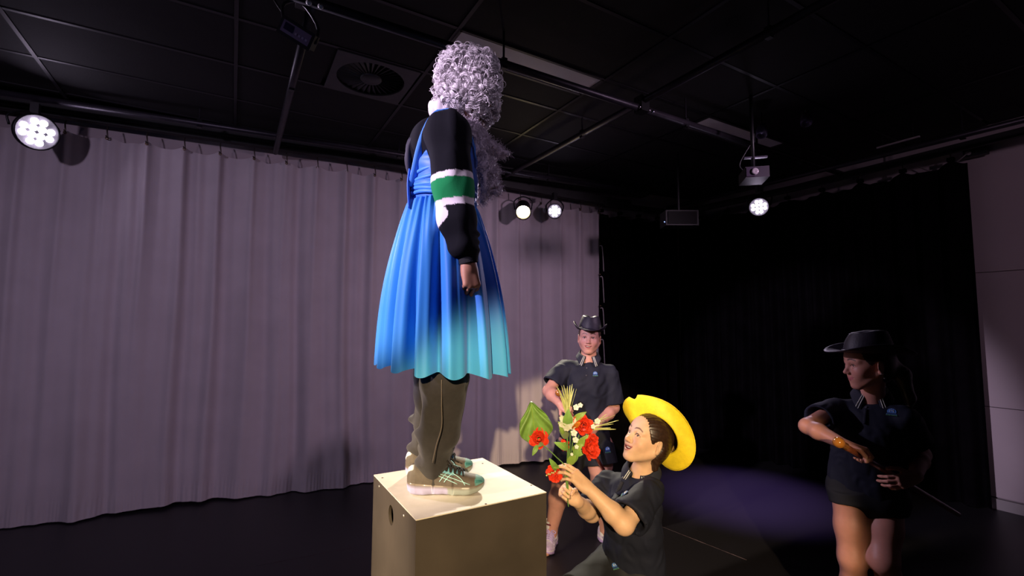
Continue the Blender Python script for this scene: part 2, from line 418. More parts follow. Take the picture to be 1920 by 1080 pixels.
# black curtains: a leg on the back wall and the long one on the right wall
bcm = matc('black_velour', (.0035, .003, .004), 1.0, spec=0, noise=(5, .3))
def black_curtain(name, label, path, z0f, z1f, per, amp, seed, group):
    t = thing(name, label, 'curtain', (*path[len(path)//2][:2], 0), group)
    P = curve([(*p, 0) for p in path], 80); P = np.array(P)[:, :2]
    seg = np.r_[0, np.cumsum(np.linalg.norm(np.diff(P, axis=0), axis=1))]; L_ = seg[-1]
    nu = int(L_/.012); s = np.linspace(0, L_, nu+1); xy = np.stack([np.interp(s, seg, P[:, 0]), np.interp(s, seg, P[:, 1])], 1)
    tg = np.gradient(xy, axis=0); tg /= np.linalg.norm(tg, axis=1)[:, None]; nn = np.stack([-tg[:, 1], tg[:, 0]], 1)
    n1, n2 = smooth_noise(seed), smooth_noise(seed+1); nv = 40; V = np.zeros((nv+1, nu+1, 3))
    hk = per*2.1
    for j in range(nv+1):
        q = j/nv
        ph = 2*PI*s/per+1.2*n1(s*1.3)+.3*n2(s*2+q)
        d = amp*(np.sin(ph)+.3*np.sin(2*ph+n2(s)))*(.65+.35*(1-q))
        V[j, :, :2] = xy+nn*d[:, None]
        z1 = np.array([z1f(a) for a in s/L_]) - .05*np.abs(np.sin(PI*s/hk))**.8*q**6
        z0 = np.array([z0f(a) for a in s/L_])+.01
        V[j, :, 2] = z0+(z1-z0)*q
    w_ = nu+1; ii, jj = np.meshgrid(np.arange(nu), np.arange(nv)); a = (jj*w_+ii).ravel()
    link('cloth', raw_mesh('cloth', V.reshape(-1, 3), np.stack([a, a+1, a+1+w_, a+w_], 1), True), bcm, t)
    for k in range(int(L_/hk)+1):
        sx = k*hk
        p = V3(np.interp(sx, s, xy[:, 0]), np.interp(sx, s, xy[:, 1]), z1f(sx/L_))
        MB().tube([p+UP*.07, p-UP*.03], .006, 6).build('hook', hookm, t)
        MB().box(p+UP*.015, (.05, .05, .035)).build('hook_tab', bcm, t)
    return t
black_curtain('black_curtain', 'black curtain hanging in the dark corner beside the white curtain', [(4.03, 4.585), (4.5, 4.565), (5.0, 4.50), (5.28, 4.42)], lambda a: .01, lambda a: 3.06, .15, .05, 21, 'black stage curtains')
black_curtain('black_curtain', 'long black curtain along the right wall behind the girl with the cane', [(5.30, 4.46), (5.42, 3.8), (5.55, 3.0), (5.66, 2.2), (5.74, 1.53)], lambda a: .01, lambda a: interp([0, .35, 1], [3.03, 3.07, 3.15], a), .17, .05, 31, 'black stage curtains')
t = thing('curtain_rail', 'black curtain rail above the long black curtain', 'curtain rail', (5.5, 3, 3.2))
m = MB()
for p, q in (((4.1, 4.58, 3.17), (5.3, 4.46, 3.17)), ((5.31, 4.5, 3.17), (5.56, 3.0, 3.2)), ((5.56, 3.0, 3.2), (5.78, .2, 3.28))):
    p, q = V3(*p), V3(*q); d = nrm(q-p); s = nrm(np.cross(UP, d)); m.box((p+q)/2, (np.linalg.norm(q-p)+.05, .05, .07), (d, s, np.cross(d, s)))
m.build('rail', blk, t)
# ================================================================== stage lamps and other gear
housing = matc('lamp_housing', (.01, .01, .012), .45, noise=(10, .2))
def led_par(label, loc, aim, col, es, group, face_r=.085, power=30, angle=30, blend=.6, hang=.18, lamp=True):
    loc = np.asarray(loc, float); z = nrm(np.asarray(aim, float)-loc); A = frame(z, np.cross(z, UP))
    t = thing('par_lamp', label, 'stage light', loc, group)
    MB().lathe([(0, -.16), (.05, -.16), (.075, -.13), (face_r+.012, -.03), (face_r+.012, .006), (face_r+.002, .006), (face_r+.002, -.012), (0, -.012)], loc, A, 28).build('housing', housing, t, True)
    em = matc('led_lens_%.2f_%.2f_%.1f' % (col[0], col[2], es), (.8, .8, .8), .2, emit=(col, es))
    q_ = face_r/.085; rows = ((2, .052*q_), (4, .018*q_), (4, -.018*q_), (2, -.052*q_))
    for n_, yy in rows:
        for k in range(n_):
            xx = (k-(n_-1)/2)*.036*q_
            p = loc+A[0]*xx+A[1]*yy+A[2]*-.004
            MB().lathe([(.017*q_, -.006), (.017*q_, .002), (.012*q_, .006), (0, .008)], p, A, 12).build('lens', em, t, True)
    s = A[0]
    MB().tube(curve([loc+s*(face_r+.014)-A[2]*.06, loc+s*(face_r+.02)+UP*.08-A[2]*.06, loc+UP*(hang-.03)-A[2]*.06, loc-s*(face_r+.02)+UP*.08-A[2]*.06, loc-s*(face_r+.014)-A[2]*.06], 16), .008, 6).build('yoke', housing, t, True)
    MB().box(loc+UP*hang-A[2]*.06, (.05, .05, .08)).build('clamp', housing, t)
    if lamp:
        l = spot('par_lamp_beam', loc+z*.03, aim, power, col, angle, blend, .06); l.parent = t; l.location = Vector(z*.03)
    return t
LAVE = (.86, .72, 1.0)
pl = aty(70, 248, cline(-1.3)-.42)
led_par('glaring lavender stage lamp at the left end of the white curtain', pl, (.9, 1.9, 2.0), LAVE, 22, 'stage lamps', .125, 420, 50, .8)
p2 = aty(1040, 396, 4.45)
led_par('white LED stage lamp beside the warm lamp at the curtain end', p2, (1.2, 1.7, 2.2), LAVE, 14, 'stage lamps', .078, 60, 40)
p3 = at(1423, 388, 4.4)
t3_ = led_par('white LED stage lamp in front of the black curtain', p3, (1.7, 1.4, 1.75), LAVE, 14, 'stage lamps', .078, 80, 46, hang=.15)
MB().tube([p3+UP*.15, V3(p3[0], p3[1], CEIL)], .012, 8).build('drop_pole', housing, t3_)
# warm lamp
pw = aty(981, 397, 4.5); zz = nrm(V3(1.25, 1.9, 1.0)-pw); A = frame(zz, np.cross(zz, UP))
t = thing('fresnel_lamp', 'warm glowing stage spotlight at the curtain end', 'stage light', pw, 'stage lamps')
MB().lathe([(0, -.2), (.07, -.2), (.085, -.17), (.085, .0), (.09, .03), (.08, .03), (.075, .0)], pw, A, 24).build('housing', housing, t, True)
MB().lathe([(.076, -.012), (.07, .0), (.04, .014), (0, .02)], pw, A, 20).build('lens', matc('warm_lens', (.9, .8, .6), .2, emit=((1, .78, .42), 40)), t, True)
MB().tube(curve([pw+A[0]*.095-zz*.08, pw+A[0]*.1+UP*.1-zz*.08, pw+UP*.15-zz*.08, pw-A[0]*.1+UP*.1-zz*.08, pw-A[0]*.095-zz*.08], 16), .008, 6).build('yoke', housing, t, True)
l = spot('fresnel_beam', pw+zz*.05, (1.25, 1.95, .95), 560, (1, .90, .70), 42, .5, .07); l.parent = t; l.location = Vector(zz*.05)

# hanging floodlight seen from behind, top left
c = aty(556, 62, py1-.02)
fx = thing('floodlight', 'black rectangular floodlight hanging from a pipe at the top left', 'stage light', c)
A = frame(nrm(nrm(EYE-c)-CR*.25+CU*.12), CR*.84-CU*.54)
MB().box(c-A[2]*.06, (.15, .075, .12), A).build('housing', housing, fx)
MB().box(c+A[2]*.004, (.165, .088, .008), A).build('rear_panel', matc('floodlight_back', (.02, .02, .024), .3), fx)
pn = MB().box(c+A[2]*.009-A[0]*.0, (.138, .056, .003), A).build('control_panel', matc('control_panel_grey', (.16, .12, .20), .5), fx)
MB().box(c+A[2]*.0115-A[0]*.036+A[1]*.004, (.045, .034, .003), A).build('display', matc('display_dark', (.02, .015, .05), .2), pn)
for k in range(4): MB().box(c+A[2]*.012+A[0]*(.002+.017*k)-A[1]*.006, (.009, .010, .004), A).build('button', matc('panel_button', (.35, .30, .42), .4), pn)
MB().tube(curve([c+A[0]*.08-A[2]*.06, c+A[0]*.09+UP*.1-A[2]*.06, c+UP*.17-A[2]*.06, c-A[0]*.09+UP*.1-A[2]*.06, c-A[0]*.08-A[2]*.06], 14), .008, 6).build('yoke', housing, fx, True)
MB().box(c+UP*(PZ-c[2]-.0)-A[2]*.06, (.05, .07, .09)).build('clamp', housing, fx)
for (x, y) in ((579, 5), (601, 12)):
    p = aty(x, y, py1-.06); MB().lathe([(0, -.012), (.012, -.008), (.014, .004), (0, .014)], p, frame(-FW), 12).build('clamp_knob', matc('pale_knob', (.5, .5, .48), .4), fx, True)
MB().tube(curve([c-A[0]*.09+UP*.05-A[2]*.08, c-A[0]*.16+UP*.12-A[2]*.1, c-A[0]*.10+UP*.22-A[2]*.06, c+UP*.24-A[2]*.05], 14), .006, 6).build('cable', housing, fx, True)

# projector hanging below the second ceiling light
c = at(1413, 330, 3.75)
pj = thing('projector', 'grey projector hanging from a pole under the far ceiling light', 'projector', c)
gm = matc('projector_grey', (.028, .022, .034), .45, noise=(12, .1)); A = frame(UP, -FW*.9+RX*.35)
A = np.array([nrm(RX*.85-FW*.2+V3(0, 0, 0)), nrm(FW*.85+RX*.2), UP])
MB().box(c, (.17, .22, .085), A).build('case', gm, pj)
MB().box(c-A[1]*.112-A[0]*.05, (.06, .012, .07), A).build('lens_panel', matc('projector_dark', (.03, .02, .04), .4), pj)
MB().lathe([(.026, -.02), (.026, .012), (.018, .016), (0, .01)], c-A[1]*.115-A[0]*.02, frame(-A[1]), 14).build('lens', matc('lens_glass', (.35, .32, .35), .1, coat=1), pj, True)
MB().tube([c+UP*.04, V3(c[0], c[1], CEIL)], .014, 8).build('pole', housing, pj, True)
MB().box(c+UP*.15+RX*.02, (.17, .03, .012), A).build('bracket', matc('bracket_grey', (.10, .09, .13), .35, metal=.5), pj)
MB().tube(curve([c+UP*.04-A[0]*.07, c+UP*.1-A[0]*.1, c+UP*.2-A[0]*.05, c+UP*.28], 10), .005, 6).build('cable', housing, pj, True)
# small dark loudspeaker on the corner, blue power light
c = at(1273, 412, 5.0)
sp = thing('loudspeaker', 'small black loudspeaker in the dark corner with a tiny blue light', 'loudspeaker', c)
MB().box(c, (.34, .2, .16), np.array([RX, FW, UP])).build('cabinet', matc('speaker_black', (.005, .005, .006), .5), sp)
MB().box(c-FW*.104, (.30, .012, .13), np.array([RX, FW, UP])).build('grille', matc('grille_black', (.004, .004, .004), .7, bump=(300, .5)), sp)
MB().lathe([(.006, 0), (.004, .004), (0, .005)], at(1246, 416, 4.88), frame(-FW), 8).build('power_light', matc('blue_led', (.1, .2, 1), .3, emit=((.25, .35, 1), 3)), sp, True)
MB().tube([c+UP*.08, V3(c[0], c[1], CEIL)], .012, 6).build('bracket', housing, sp)
# two small spotlights lit on the rim, among the ceiling gear at right
for (x, y, d, lb) in ((1512, 232, 4.0, 'small spotlight with a violet glint among the ceiling gear'), (1428, 254, 4.05, 'small spotlight with a lavender glint beside the far ceiling light')):
    c = at(x, y, d); A = frame(nrm(RX*-.2-UP*.9-FW*.3))
    s_ = thing('small_spotlight', lb, 'stage light', c, 'small ceiling spotlights')
    MB().lathe([(0, -.12), (.03, -.12), (.045, -.05), (.045, .0), (.038, .0), (.036, -.02), (0, -.02)], c, A, 16).build('housing', matc('spot_housing', (.10, .08, .16), .35, metal=.3), s_, True)
    MB().tube([c-A[2]*.06, c+UP*(CEIL-c[2]-.02)], .01, 6).build('stem', housing, s_)
# wall bracket with a looped cable on the right wall
c = atx(1832, 287, XR-.02)
wbk = thing('wall_box', 'black cable box with a looped lead at the top of the right wall', 'cable box', c)
MB().box(c+V3(-.03, 0, 0), (.07, .16, .07)).build('case', housing, wbk)
MB().lathe([(.02, -.01), (.02, .012), (0, .016)], c+V3(-.066, .04, 0), frame((-1, 0, 0)), 12).build('connector', matc('connector_grey', (.3, .28, .28), .4), wbk, True)
MB().tube(curve([c+V3(-.08, .04, 0), c+V3(-.09, .1, -.05), c+V3(-.05, .2, -.10), c+V3(-.03, .32, -.09), c+V3(-.03, .42, -.01)], 18), .006, 6).build('lead', matc('grey_lead', (.2, .18, .18), .5), wbk, True)
# bright tube glint at the right: thin batten lamp
c = at(1683, 267, 4.4)
bt = thing('batten', 'thin pale batten hanging below the ceiling at the right', 'batten', c)
MB().box(c, (.02, .33, .014)).build('strip', matc('pale_strip', (.5, .45, .47), .4), bt)
for q in (-.12, .12): MB().tube([c+V3(0, q, 0), V3(c[0], c[1]+q, CEIL)], .004, 5).build('hanger', housing, bt)
# ================================================================== implicit surfaces: one continuous skin per figure
class Sdf:
    def __init__(s, res): s.res = res; s.ops = []
    # every op: (mode, fun(P)->d, lo, hi, k)
    def _add(s, mode, fun, lo, hi, k): s.ops.append((mode, fun, np.asarray(lo, float), np.asarray(hi, float), k)); return s
    def cone(s, a, b, ra, rb, k=.015, mode='u', flat=None):
        a, b = np.asarray(a, float), np.asarray(b, float); ab = b-a; L2 = max(ab@ab, 1e-12)
        ax, sc = (None, 1) if flat is None else (nrm(flat[0]), flat[1])
        def fn(P):
            q = P-a.astype(np.float32)
            t = np.clip((q@ab.astype(np.float32))/L2, 0, 1)
            w_ = q-t[..., None]*ab.astype(np.float32)
            if ax is not None:
                c = w_@ax.astype(np.float32); w_ = w_+((1/sc-1)*c)[..., None]*ax.astype(np.float32)
            return np.sqrt((w_*w_).sum(-1))-(ra+(rb-ra)*t)
        m = max(ra, rb)*max(sc, 1); return s._add(mode, fn, np.minimum(a, b)-m, np.maximum(a, b)+m, k)
    def cap(s, a, b, ra, rb, k=.01, mode='u', flat=None):
        """flat-ended cone"""
        a, b = np.asarray(a, float), np.asarray(b, float); ab = b-a; L = np.linalg.norm(ab); d = ab/L
        ax, sc = (None, 1) if flat is None else (nrm(flat[0]), flat[1])
        def fn(P):
            q = P-a.astype(np.float32); t = q@d.astype(np.float32); w_ = q-t[..., None]*d.astype(np.float32)
            if ax is not None:
                c = w_@ax.astype(np.float32); w_ = w_+((1/sc-1)*c)[..., None]*ax.astype(np.float32)
            r = np.sqrt((w_*w_).sum(-1))-(ra+(rb-ra)*np.clip(t/L, 0, 1))
            return np.maximum(r, np.maximum(-t, t-L))
        m = max(ra, rb)*max(sc, 1); return s._add(mode, fn, np.minimum(a, b)-m, np.maximum(a, b)+m, k)
    def ell(s, c, r, A=None, k=.015, mode='u'):
        c = np.asarray(c, float); r = np.asarray(r, np.float32); A = np.eye(3) if A is None else np.asarray(A, float)
        At = A.T.astype(np.float32)
        def fn(P):
            q = (P-c.astype(np.float32))@At
            k0 = np.sqrt(((q/r)**2).sum(-1)); k1 = np.sqrt(((q/(r*r))**2).sum(-1))+1e-6
            return k0*(k0-1)/k1
        e = (np.abs(A)*np.asarray(r)[:, None]).max(0); e = np.sqrt(((A*np.asarray(r)[:, None])**2).sum(0))
        return s._add(mode, fn, c-e, c+e, k)
    def cut(s, p, n, k=.004):
        """remove everything on the side n points to"""
        p, n = np.asarray(p, float), nrm(n)
        s.ops.append(('c', lambda P: (P-p.astype(np.float32))@n.astype(np.float32), None, None, k)); return s
    def warp(s, fn):
        s.ops.append(('w', fn, None, None, 0)); return s
    def field(s):
        u = [o for o in s.ops if o[0] == 'u']
        lo = np.min([o[2]-o[4] for o in u], 0)-4*s.res; hi = np.max([o[3]+o[4] for o in u], 0)+4*s.res
        n = np.ceil((hi-lo)/s.res).astype(int)+1
        D = np.full(n, .06, np.float32)
        for mode, fn, a, b, k in s.ops:
            if mode in 'us':
                p = k+3*s.res+.004
                i0 = np.clip(np.floor((a-p-lo)/s.res).astype(int), 0, n-1); i1 = np.clip(np.ceil((b+p-lo)/s.res).astype(int)+1, 1, n)
            else: i0 = np.zeros(3, int); i1 = n
            if np.any(i1 <= i0): continue
            for x0 in range(i0[0], i1[0], 64):
                x1 = min(x0+64, i1[0])
                sl = (slice(x0, x1), slice(i0[1], i1[1]), slice(i0[2], i1[2]))
                ax = [(lo[j]+s.res*np.arange(sl[j].start, sl[j].stop)).astype(np.float32) for j in range(3)]
                G = np.stack(np.meshgrid(*ax, indexing='ij'), -1)
                cur = D[sl]
                if mode == 'w': D[sl] = cur+np.where(np.abs(cur) < .05, fn(G), 0); continue
                d = fn(G)
                if mode == 'u':
                    if k > 0: h = np.maximum(k-np.abs(cur-d), 0)/k; D[sl] = np.minimum(cur, d)-h*h*k*.25
                    else: D[sl] = np.minimum(cur, d)
                else:
                    if mode == 's': d = -d
                    if k > 0: h = np.maximum(k-np.abs(cur-d), 0)/k; D[sl] = np.maximum(cur, d)+h*h*k*.25
                    else: D[sl] = np.maximum(cur, d)
        return D, lo
    def mesh(s, smooth=1):
        D, lo = s.field(); n = np.array(D.shape); ins = D < 0
        c = np.zeros(n-1, np.int8)
        for i in (0, 1):
            for j in (0, 1):
                for k in (0, 1): c += ins[i:n[0]-1+i, j:n[1]-1+j, k:n[2]-1+k]
        act = np.argwhere((c > 0) & (c < 8)); del c
        idx = np.full(n-1, -1, np.int32); idx[tuple(act.T)] = np.arange(len(act))
        acc = np.zeros((len(act), 3)); cnt = np.zeros(len(act))
        corner = lambda o: D[act[:, 0]+o[0], act[:, 1]+o[1], act[:, 2]+o[2]].astype(float)
        cs = [(0, 0, 0), (1, 0, 0), (0, 1, 0), (1, 1, 0), (0, 0, 1), (1, 0, 1), (0, 1, 1), (1, 1, 1)]; cv = [corner(o) for o in cs]
        for p in range(8):
            for q in range(p+1, 8):
                df = np.array(cs[q])-np.array(cs[p])
                if np.abs(df).sum() != 1: continue
                x = (cv[p] < 0) != (cv[q] < 0); t = np.where(x, cv[p]/np.where(x, cv[p]-cv[q], 1), 0)
                acc += np.where(x[:, None], np.array(cs[p])+t[:, None]*df, 0); cnt += x
        V = lo+s.res*(act+acc/cnt[:, None]); F = []
        for ax in range(3):
            sl0 = [slice(None)]*3; sl1 = [slice(None)]*3; sl0[ax] = slice(0, -1); sl1[ax] = slice(1, None)
            a, b = ins[tuple(sl0)], ins[tuple(sl1)]; e = np.argwhere(a != b)
            o1, o2 = (ax+1) % 3, (ax+2) % 3
            e = e[(e[:, o1] > 0) & (e[:, o2] > 0) & (e[:, o1] < n[o1]-1) & (e[:, o2] < n[o2]-1)]
            inside = a[tuple(e.T)]
            def g(d1, d2):
                q = e.copy(); q[:, o1] -= d1; q[:, o2] -= d2; return idx[tuple(q.T)]
            Q = np.stack([g(1, 1), g(0, 1), g(0, 0), g(1, 0)], 1)
            Q[~inside] = Q[~inside][:, ::-1]; F.append(Q)
        F = np.concatenate(F); F = F[(F >= 0).all(1)]
        for _ in range(smooth): V = lap(V, F, .5)
        return V, F
def lap(V, F, w_):
    S = np.zeros_like(V); C = np.zeros(len(V))
    for i in range(4):
        j = (i+1) % 4
        for c in range(3):
            S[:, c] += np.bincount(F[:, i], V[F[:, j], c], len(V)); S[:, c] += np.bincount(F[:, j], V[F[:, i], c], len(V))
        C += np.bincount(F[:, i], minlength=len(V))+np.bincount(F[:, j], minlength=len(V))
    return V*(1-w_)+w_*S/np.maximum(C, 1)[:, None]
def normals(V, F):
    n = np.cross(V[F[:, 2]]-V[F[:, 0]], V[F[:, 3]]-V[F[:, 1]]); N = np.zeros_like(V)
    for i in range(4):
        for c in range(3): N[:, c] += np.bincount(F[:, i], n[:, c], len(V))
    return N/np.maximum(np.linalg.norm(N, axis=1), 1e-12)[:, None]
def noise3(seed, scale, n=10):
    r = np.random.default_rng(seed); K = r.normal(size=(n, 3))*scale; ph = r.uniform(0, 2*PI, n)
    return lambda P: (np.sin(P@K.T+ph).sum(-1)/math.sqrt(n))
def folds(V, F, amp, seed, scale=22, stretch=(1, 1, .35)):
    f = noise3(seed, scale); g = noise3(seed+1, scale*.45)
    N = normals(V, F); st = np.array(stretch)
    h = f(V*st+.02*g(V)[:, None]); h = np.sign(h)*np.abs(h)**.8
    return V+N*(amp*h)[:, None]
def sdf_obj(name, sd, material, parent, smooth=1, fold=None, paint=None):
    V, F = sd.mesh(smooth)
    if fold: V = folds(V, F, *fold)
    me = raw_mesh(name, V, F, True); o = link(name, me, material, parent)
    if paint is not None: set_col(me, paint(V))
    return o

# ------------------------------------------------------------------ heads, hands
class Head:
    """local axes: x to the face, y to the person's left, z up; unit = metres at head height .225"""
    def __init__(s, c, face, up, sc=1.0): 
        f = nrm(face); u = np.asarray(up, float); u = nrm(u-f*(u@f)); s.c = np.asarray(c, float); s.A = np.array([f, np.cross(u, f), u]); s.s = sc
    def w(s, p): return s.c+s.s*(np.asarray(p, float)@s.A)
    def l(s, P): return ((P-s.c)@s.A.T)/s.s
    def into(s, S, smile=.5, neck=None, neck_r=.05, open_=False, jaw=1.0):
        k_ = s.s; E = lambda c, r, k=.012, mode='u', R=None: S.ell(s.w(c), np.array(r)*k_, (s.A if R is None else R@s.A), k*k_, mode)
        C = lambda a, b, ra, rb, k=.012, mode='u', flat=None: S.cone(s.w(a), s.w(b), ra*k_, rb*k_, k*k_, mode, None if flat is None else (np.asarray(flat[0], float)@s.A, flat[1]))
        E((-.012, 0, .032), (.098, .077, .088))
        E((.028, 0, -.022), (.062, .064, .078), .03)
        E((.052, 0, .045), (.036, .052, .045), .03)                     # forehead
        for y in (-1, 1):
            C((-.008, y*.056*jaw, -.045), (.058, y*.018, -.098), .017, .016, .028)   # jaw line
            E((.056, y*.037, -.030), (.026, .024, .026), .02)           # cheek
            C((.078, y*.012, .020), (.066, y*.046, .021), .010, .010, .014)           # brow
        E((.068, 0, -.099), (.017, .021, .014), .02)                    # chin
        E((.064, 0, -.062), (.025, .036, .027), .02)                    # muzzle
        for y in (-1, 1): E((.092, y*.031, .002), (.017, .0165, .0105), .010, 's')      # sockets
        C((.082, 0, .012), (.1035, 0, -.028), .0075, .0095, .012)        # nose bridge
        E((.1025, 0, -.031), (.0115, .0105, .009), .006)
        for y in (-1, 1):
            E((.0955, y*.0115, -.034), (.0095, .0062, .0072), .004)
            E((.101, y*.006, -.0405), (.003, .0028, .003), .002, 's')
        m = .023+.008*smile; lift = .008*smile
        if open_:
            zu, zl, zc = -.0550, -.0735, -.0605+lift
            for b in (1, -1):
                P = lambda t, z0, x0, e: (x0-.016*t**2, b*m*t, z0+(zc-z0)*t**e)
                for q in range(4):
                    S.cone(s.w((.0905-.0145*((q+.5)/4)**2, b*m*.92*q/4, -.0645+(zc+.0645)*(q/4)**2)), s.w((.0905-.0145*((q+1.5)/4)**2*.8, b*m*.92*(q+1)/4, -.0645+(zc+.0645)*((q+1)/4)**2)), (.0068-.0048*q/4)*k_, (.0068-.0048*(q+1)/4)*k_, .002, 's')
                for q in range(4):
                    C(P(q/4, zu, .0895, 1.6), P((q+1)/4, zu, .0895, 1.6), .0036-.0012*q/4, .0036-.0012*(q+1)/4, .003)
                    C(P(q/4, zl, .0875, 2.2), P((q+1)/4, zl, .0875, 2.2), .0044-.002*q/4, .0044-.002*(q+1)/4, .003)
        else:
            for b in (1, -1):
                C((.0905, 0, -.0580), (.079, b*m, -.060+lift), .0042, .0028, .004); C((.0888, 0, -.0668), (.077, b*m*.9, -.0625+lift), .0052, .0028, .004)
                S.cone(s.w((.098, 0, -.0625)), s.w((.083, b*m*.95, -.0610+lift)), .0016*k_, .0012*k_, .0015, 's')
        for y in (-1, 1):
            # upper and lower eyelids
            C((.0800, y*.0185, .0035), (.0845, y*.031, .0105), .0036, .0042, .004); C((.0845, y*.031, .0105), (.0755, y*.0445, .0045), .0042, .0034, .004)
            C((.0800, y*.0190, .000), (.0835, y*.031, -.0065), .0030, .0034, .004); C((.0835, y*.031, -.0065), (.0755, y*.044, .001), .0034, .003, .004)
            Rr = rot((0, 0, 1), -y*18)@np.eye(3)
            E((-.012, y*.080, -.008), (.018, .0075, .031), .006, 'u', rot((0, 0, 1), y*22).T)
            E((-.006, y*.0865, -.006), (.009, .004, .018), .004, 's')
            E((-.010, y*.079, -.033), (.008, .006, .009), .006)
        if neck is not None:
            S.cone(s.w((-.022, 0, -.055)), neck, neck_r*k_*.95, neck_r*k_*1.08, .03)
        return S
    def paint(s, V, P, skin, lip, smile=.5, brow=(.09, .05, .035), blush=None, open_=False):
        q = s.l(V); x, y, z = q.T; cols = P
        near = (np.abs(x) < .2) & (np.abs(y) < .15) & (np.abs(z) < .2)
        def mix(mask, c):
            mask = (np.clip(mask, 0, 1)*near)[:, None]; cols[:] = cols*(1-mask)+np.array(c)*mask
        ay = np.abs(y); lift = .008*smile; m = .023+.008*smile; t = np.clip(ay/m, 0, 1.2)
        if open_:
            zc = -.0605+lift; zu = -.0550+(zc+.0550)*t**1.6; zl = -.0735+(zc+.0735)*t**2.2
            mix(((z < zu) & (z > zl) & (t < 1) & (x > .05)).astype(float), (.16, .03, .03))
            mix((1-np.clip((np.abs(z-zu-.0008)-.0030*(1-.5*t))/.0012, 0, 1))*(t < 1.02)*(x > .05), lip); mix((1-np.clip((np.abs(z-zl+.0008)-.0038*(1-.6*t))/.0012, 0, 1))*(t < 1.0)*(x > .05), lip)
        else:
            zc = -.0628*(1-t)+(-.061+lift)*t; th = .0085*np.sqrt(np.clip(1-t*t, 0, 1))
            mix((1-np.clip((np.abs(z-zc)-th)/.002, 0, 1))*(x > .06)*(t < 1), lip)
        bz = .0285+.006*np.sin(np.clip((ay-.012)/.04, 0, 1)*PI)-.003*np.clip((ay-.03)/.02, 0, 1)
        mix((1-np.clip((np.abs(z-bz)-.0030*(1-np.clip((ay-.015)/.05, 0, 1)*.6))/.002, 0, 1))*(ay > .012)*(ay < .052)*(x > .045)*.9, brow)
        # lash line
        lz = .0105-.007*((ay-.031)/.0135)**2
        mix((1-np.clip((np.abs(z-lz+.0005)-.0022)/.0012, 0, 1))*(np.abs(ay-.031) < .015)*(x > .06)*.9, (.03, .018, .015))
        if blush is not None:
            mix(np.exp(-((ay-.042)**2+(z+.028)**2)/(2*.016**2))*(x > .02)*.5, blush)
            mix(np.exp(-((ay)**2+(z+.032)**2)/(2*.009**2))*(x > .09)*.4, blush)
        return cols
    def eyes(s, parent, iris=(.05, .03, .02), look=(1, 0, 0)):
        me_m = matc('eye', attr=True, rough=.12, coat=.6)
        for y in (-1, 1):
            c = s.w((.0715, y*.031, .002)); d = nrm(np.asarray(look, float)@s.A); A = frame(d)
            mb = MB(); prof = [(.0122*math.sin(a), .0122*math.cos(a)) for a in np.linspace(0, PI, 16)]
            prof = [(r*s.s, z*s.s) for r, z in prof]
            mb.lathe(prof, c, A, 20); me = raw_mesh('eyeball', mb.v, mb.f, True); o = link('eyeball', me, me_m, parent)
            V = np.array(mb.v); ca = ((V-c)@d)/(.0122*s.s)
            col = np.where(ca[:, None] > .955, [.004, .004, .004], np.where(ca[:, None] > .86, list(iris), [.62, .58, .56]))
            set_col(me, col)
    def teeth(s, parent, smile=.8):
        m = MB(); lift = .008*smile; wd = (.023+.008*smile)*.80; zc = -.0605+lift; v = []; f = []; n = 12
        for i in range(n+1):
            t = -1+2*i/n; a_ = abs(t)*.8; yy = t*wd; x_ = .0868-.0125*a_*a_; zt = -.0555+(zc+.0555)*a_**1.6; zb = zt-.0080*(1-.55*abs(t)**2)
            v += [s.w((x_, yy, zt)), s.w((x_-.0005, yy, zb)), s.w((x_-.004, yy, zb)), s.w((x_-.004, yy, zt))]
        for i in range(n):
            for k in range(4): f.append((4*i+k, 4*i+(k+1) % 4, 4*i+4+(k+1) % 4, 4*i+4+k))
        m.add(v, f).build('teeth', matc('teeth', (.78, .74, .66), .25, coat=.3), parent, True)

def hand(S, wrist, f, n, side, curl=(35, 45, 30), spread=4, thumb=None, sc=1.0, fing=None, elbow=None, wr=.024, curls=None):
    """f: towards the fingers, n: out of the palm, side=+1 if the thumb lies towards n x f ... thumb direction t"""
    f = nrm(f); n = np.asarray(n, float); n = nrm(n-f*(n@f)); t = np.cross(n, f)*side; W = np.asarray(wrist, float)
    p = lambda a, b, c: W+sc*(f*a+t*b+n*c)
    for b in (-.026, -.010, .008, .024):
        S.cone(p(.012, b*.65, 0), p(.078+.006*(b > -.02)+(.004 if abs(b) < .012 else 0), b, 0), .0125*sc, .0105*sc, .012)
    S.ell(p(.030, .022, .010), (.028*sc, .013*sc, .013*sc), np.array([f, t, n]), .012)       # thumb ball
    S.ell(p(.035, -.022, .007), (.03*sc, .011*sc, .011*sc), np.array([f, t, n]), .012)
    L = ((.024, .084, (.040, .024, .019), .0083), (.008, .088, (.044, .028, .020), .0085), (-.010, .084, (.041, .026, .019), .0081), (-.026, .075, (.032, .019, .017), .0072))
    for i, (b, a, ln, r) in enumerate(L):
        cu = (curls[i] if curls is not None else curl); pos = p(a, b, 0); yaw_ = (b/.026)*spread
        ang = 0; d0 = nrm(f*math.cos(math.radians(yaw_))+t*math.sin(math.radians(yaw_)))
        for j in range(3):
            ang += cu[j]; d = d0*math.cos(math.radians(ang))+n*math.sin(math.radians(ang))
            q = pos+d*ln[j]*sc; S.cone(pos, q, r*sc*(1-.07*j), r*sc*(1-.07*(j+1)), .003); pos = q
    th = thumb or ((.6, .62, .35), (.75, .25, .55), (.85, -.05, .5)); pos = p(.022, .022, .008)
    for j, (dv, ln, r) in enumerate(zip(th, (.040, .031, .024), (.0118, .0100, .0088))):
        d = nrm(f*dv[0]+t*dv[1]+n*dv[2]); q = pos+d*ln*sc; S.cone(pos, q, r*sc, r*sc*.9, .005); pos = q
    S.cone(W-f*.012*sc, p(.02, 0, 0), wr*sc, .022*sc, .012, 'u', (n, .72))
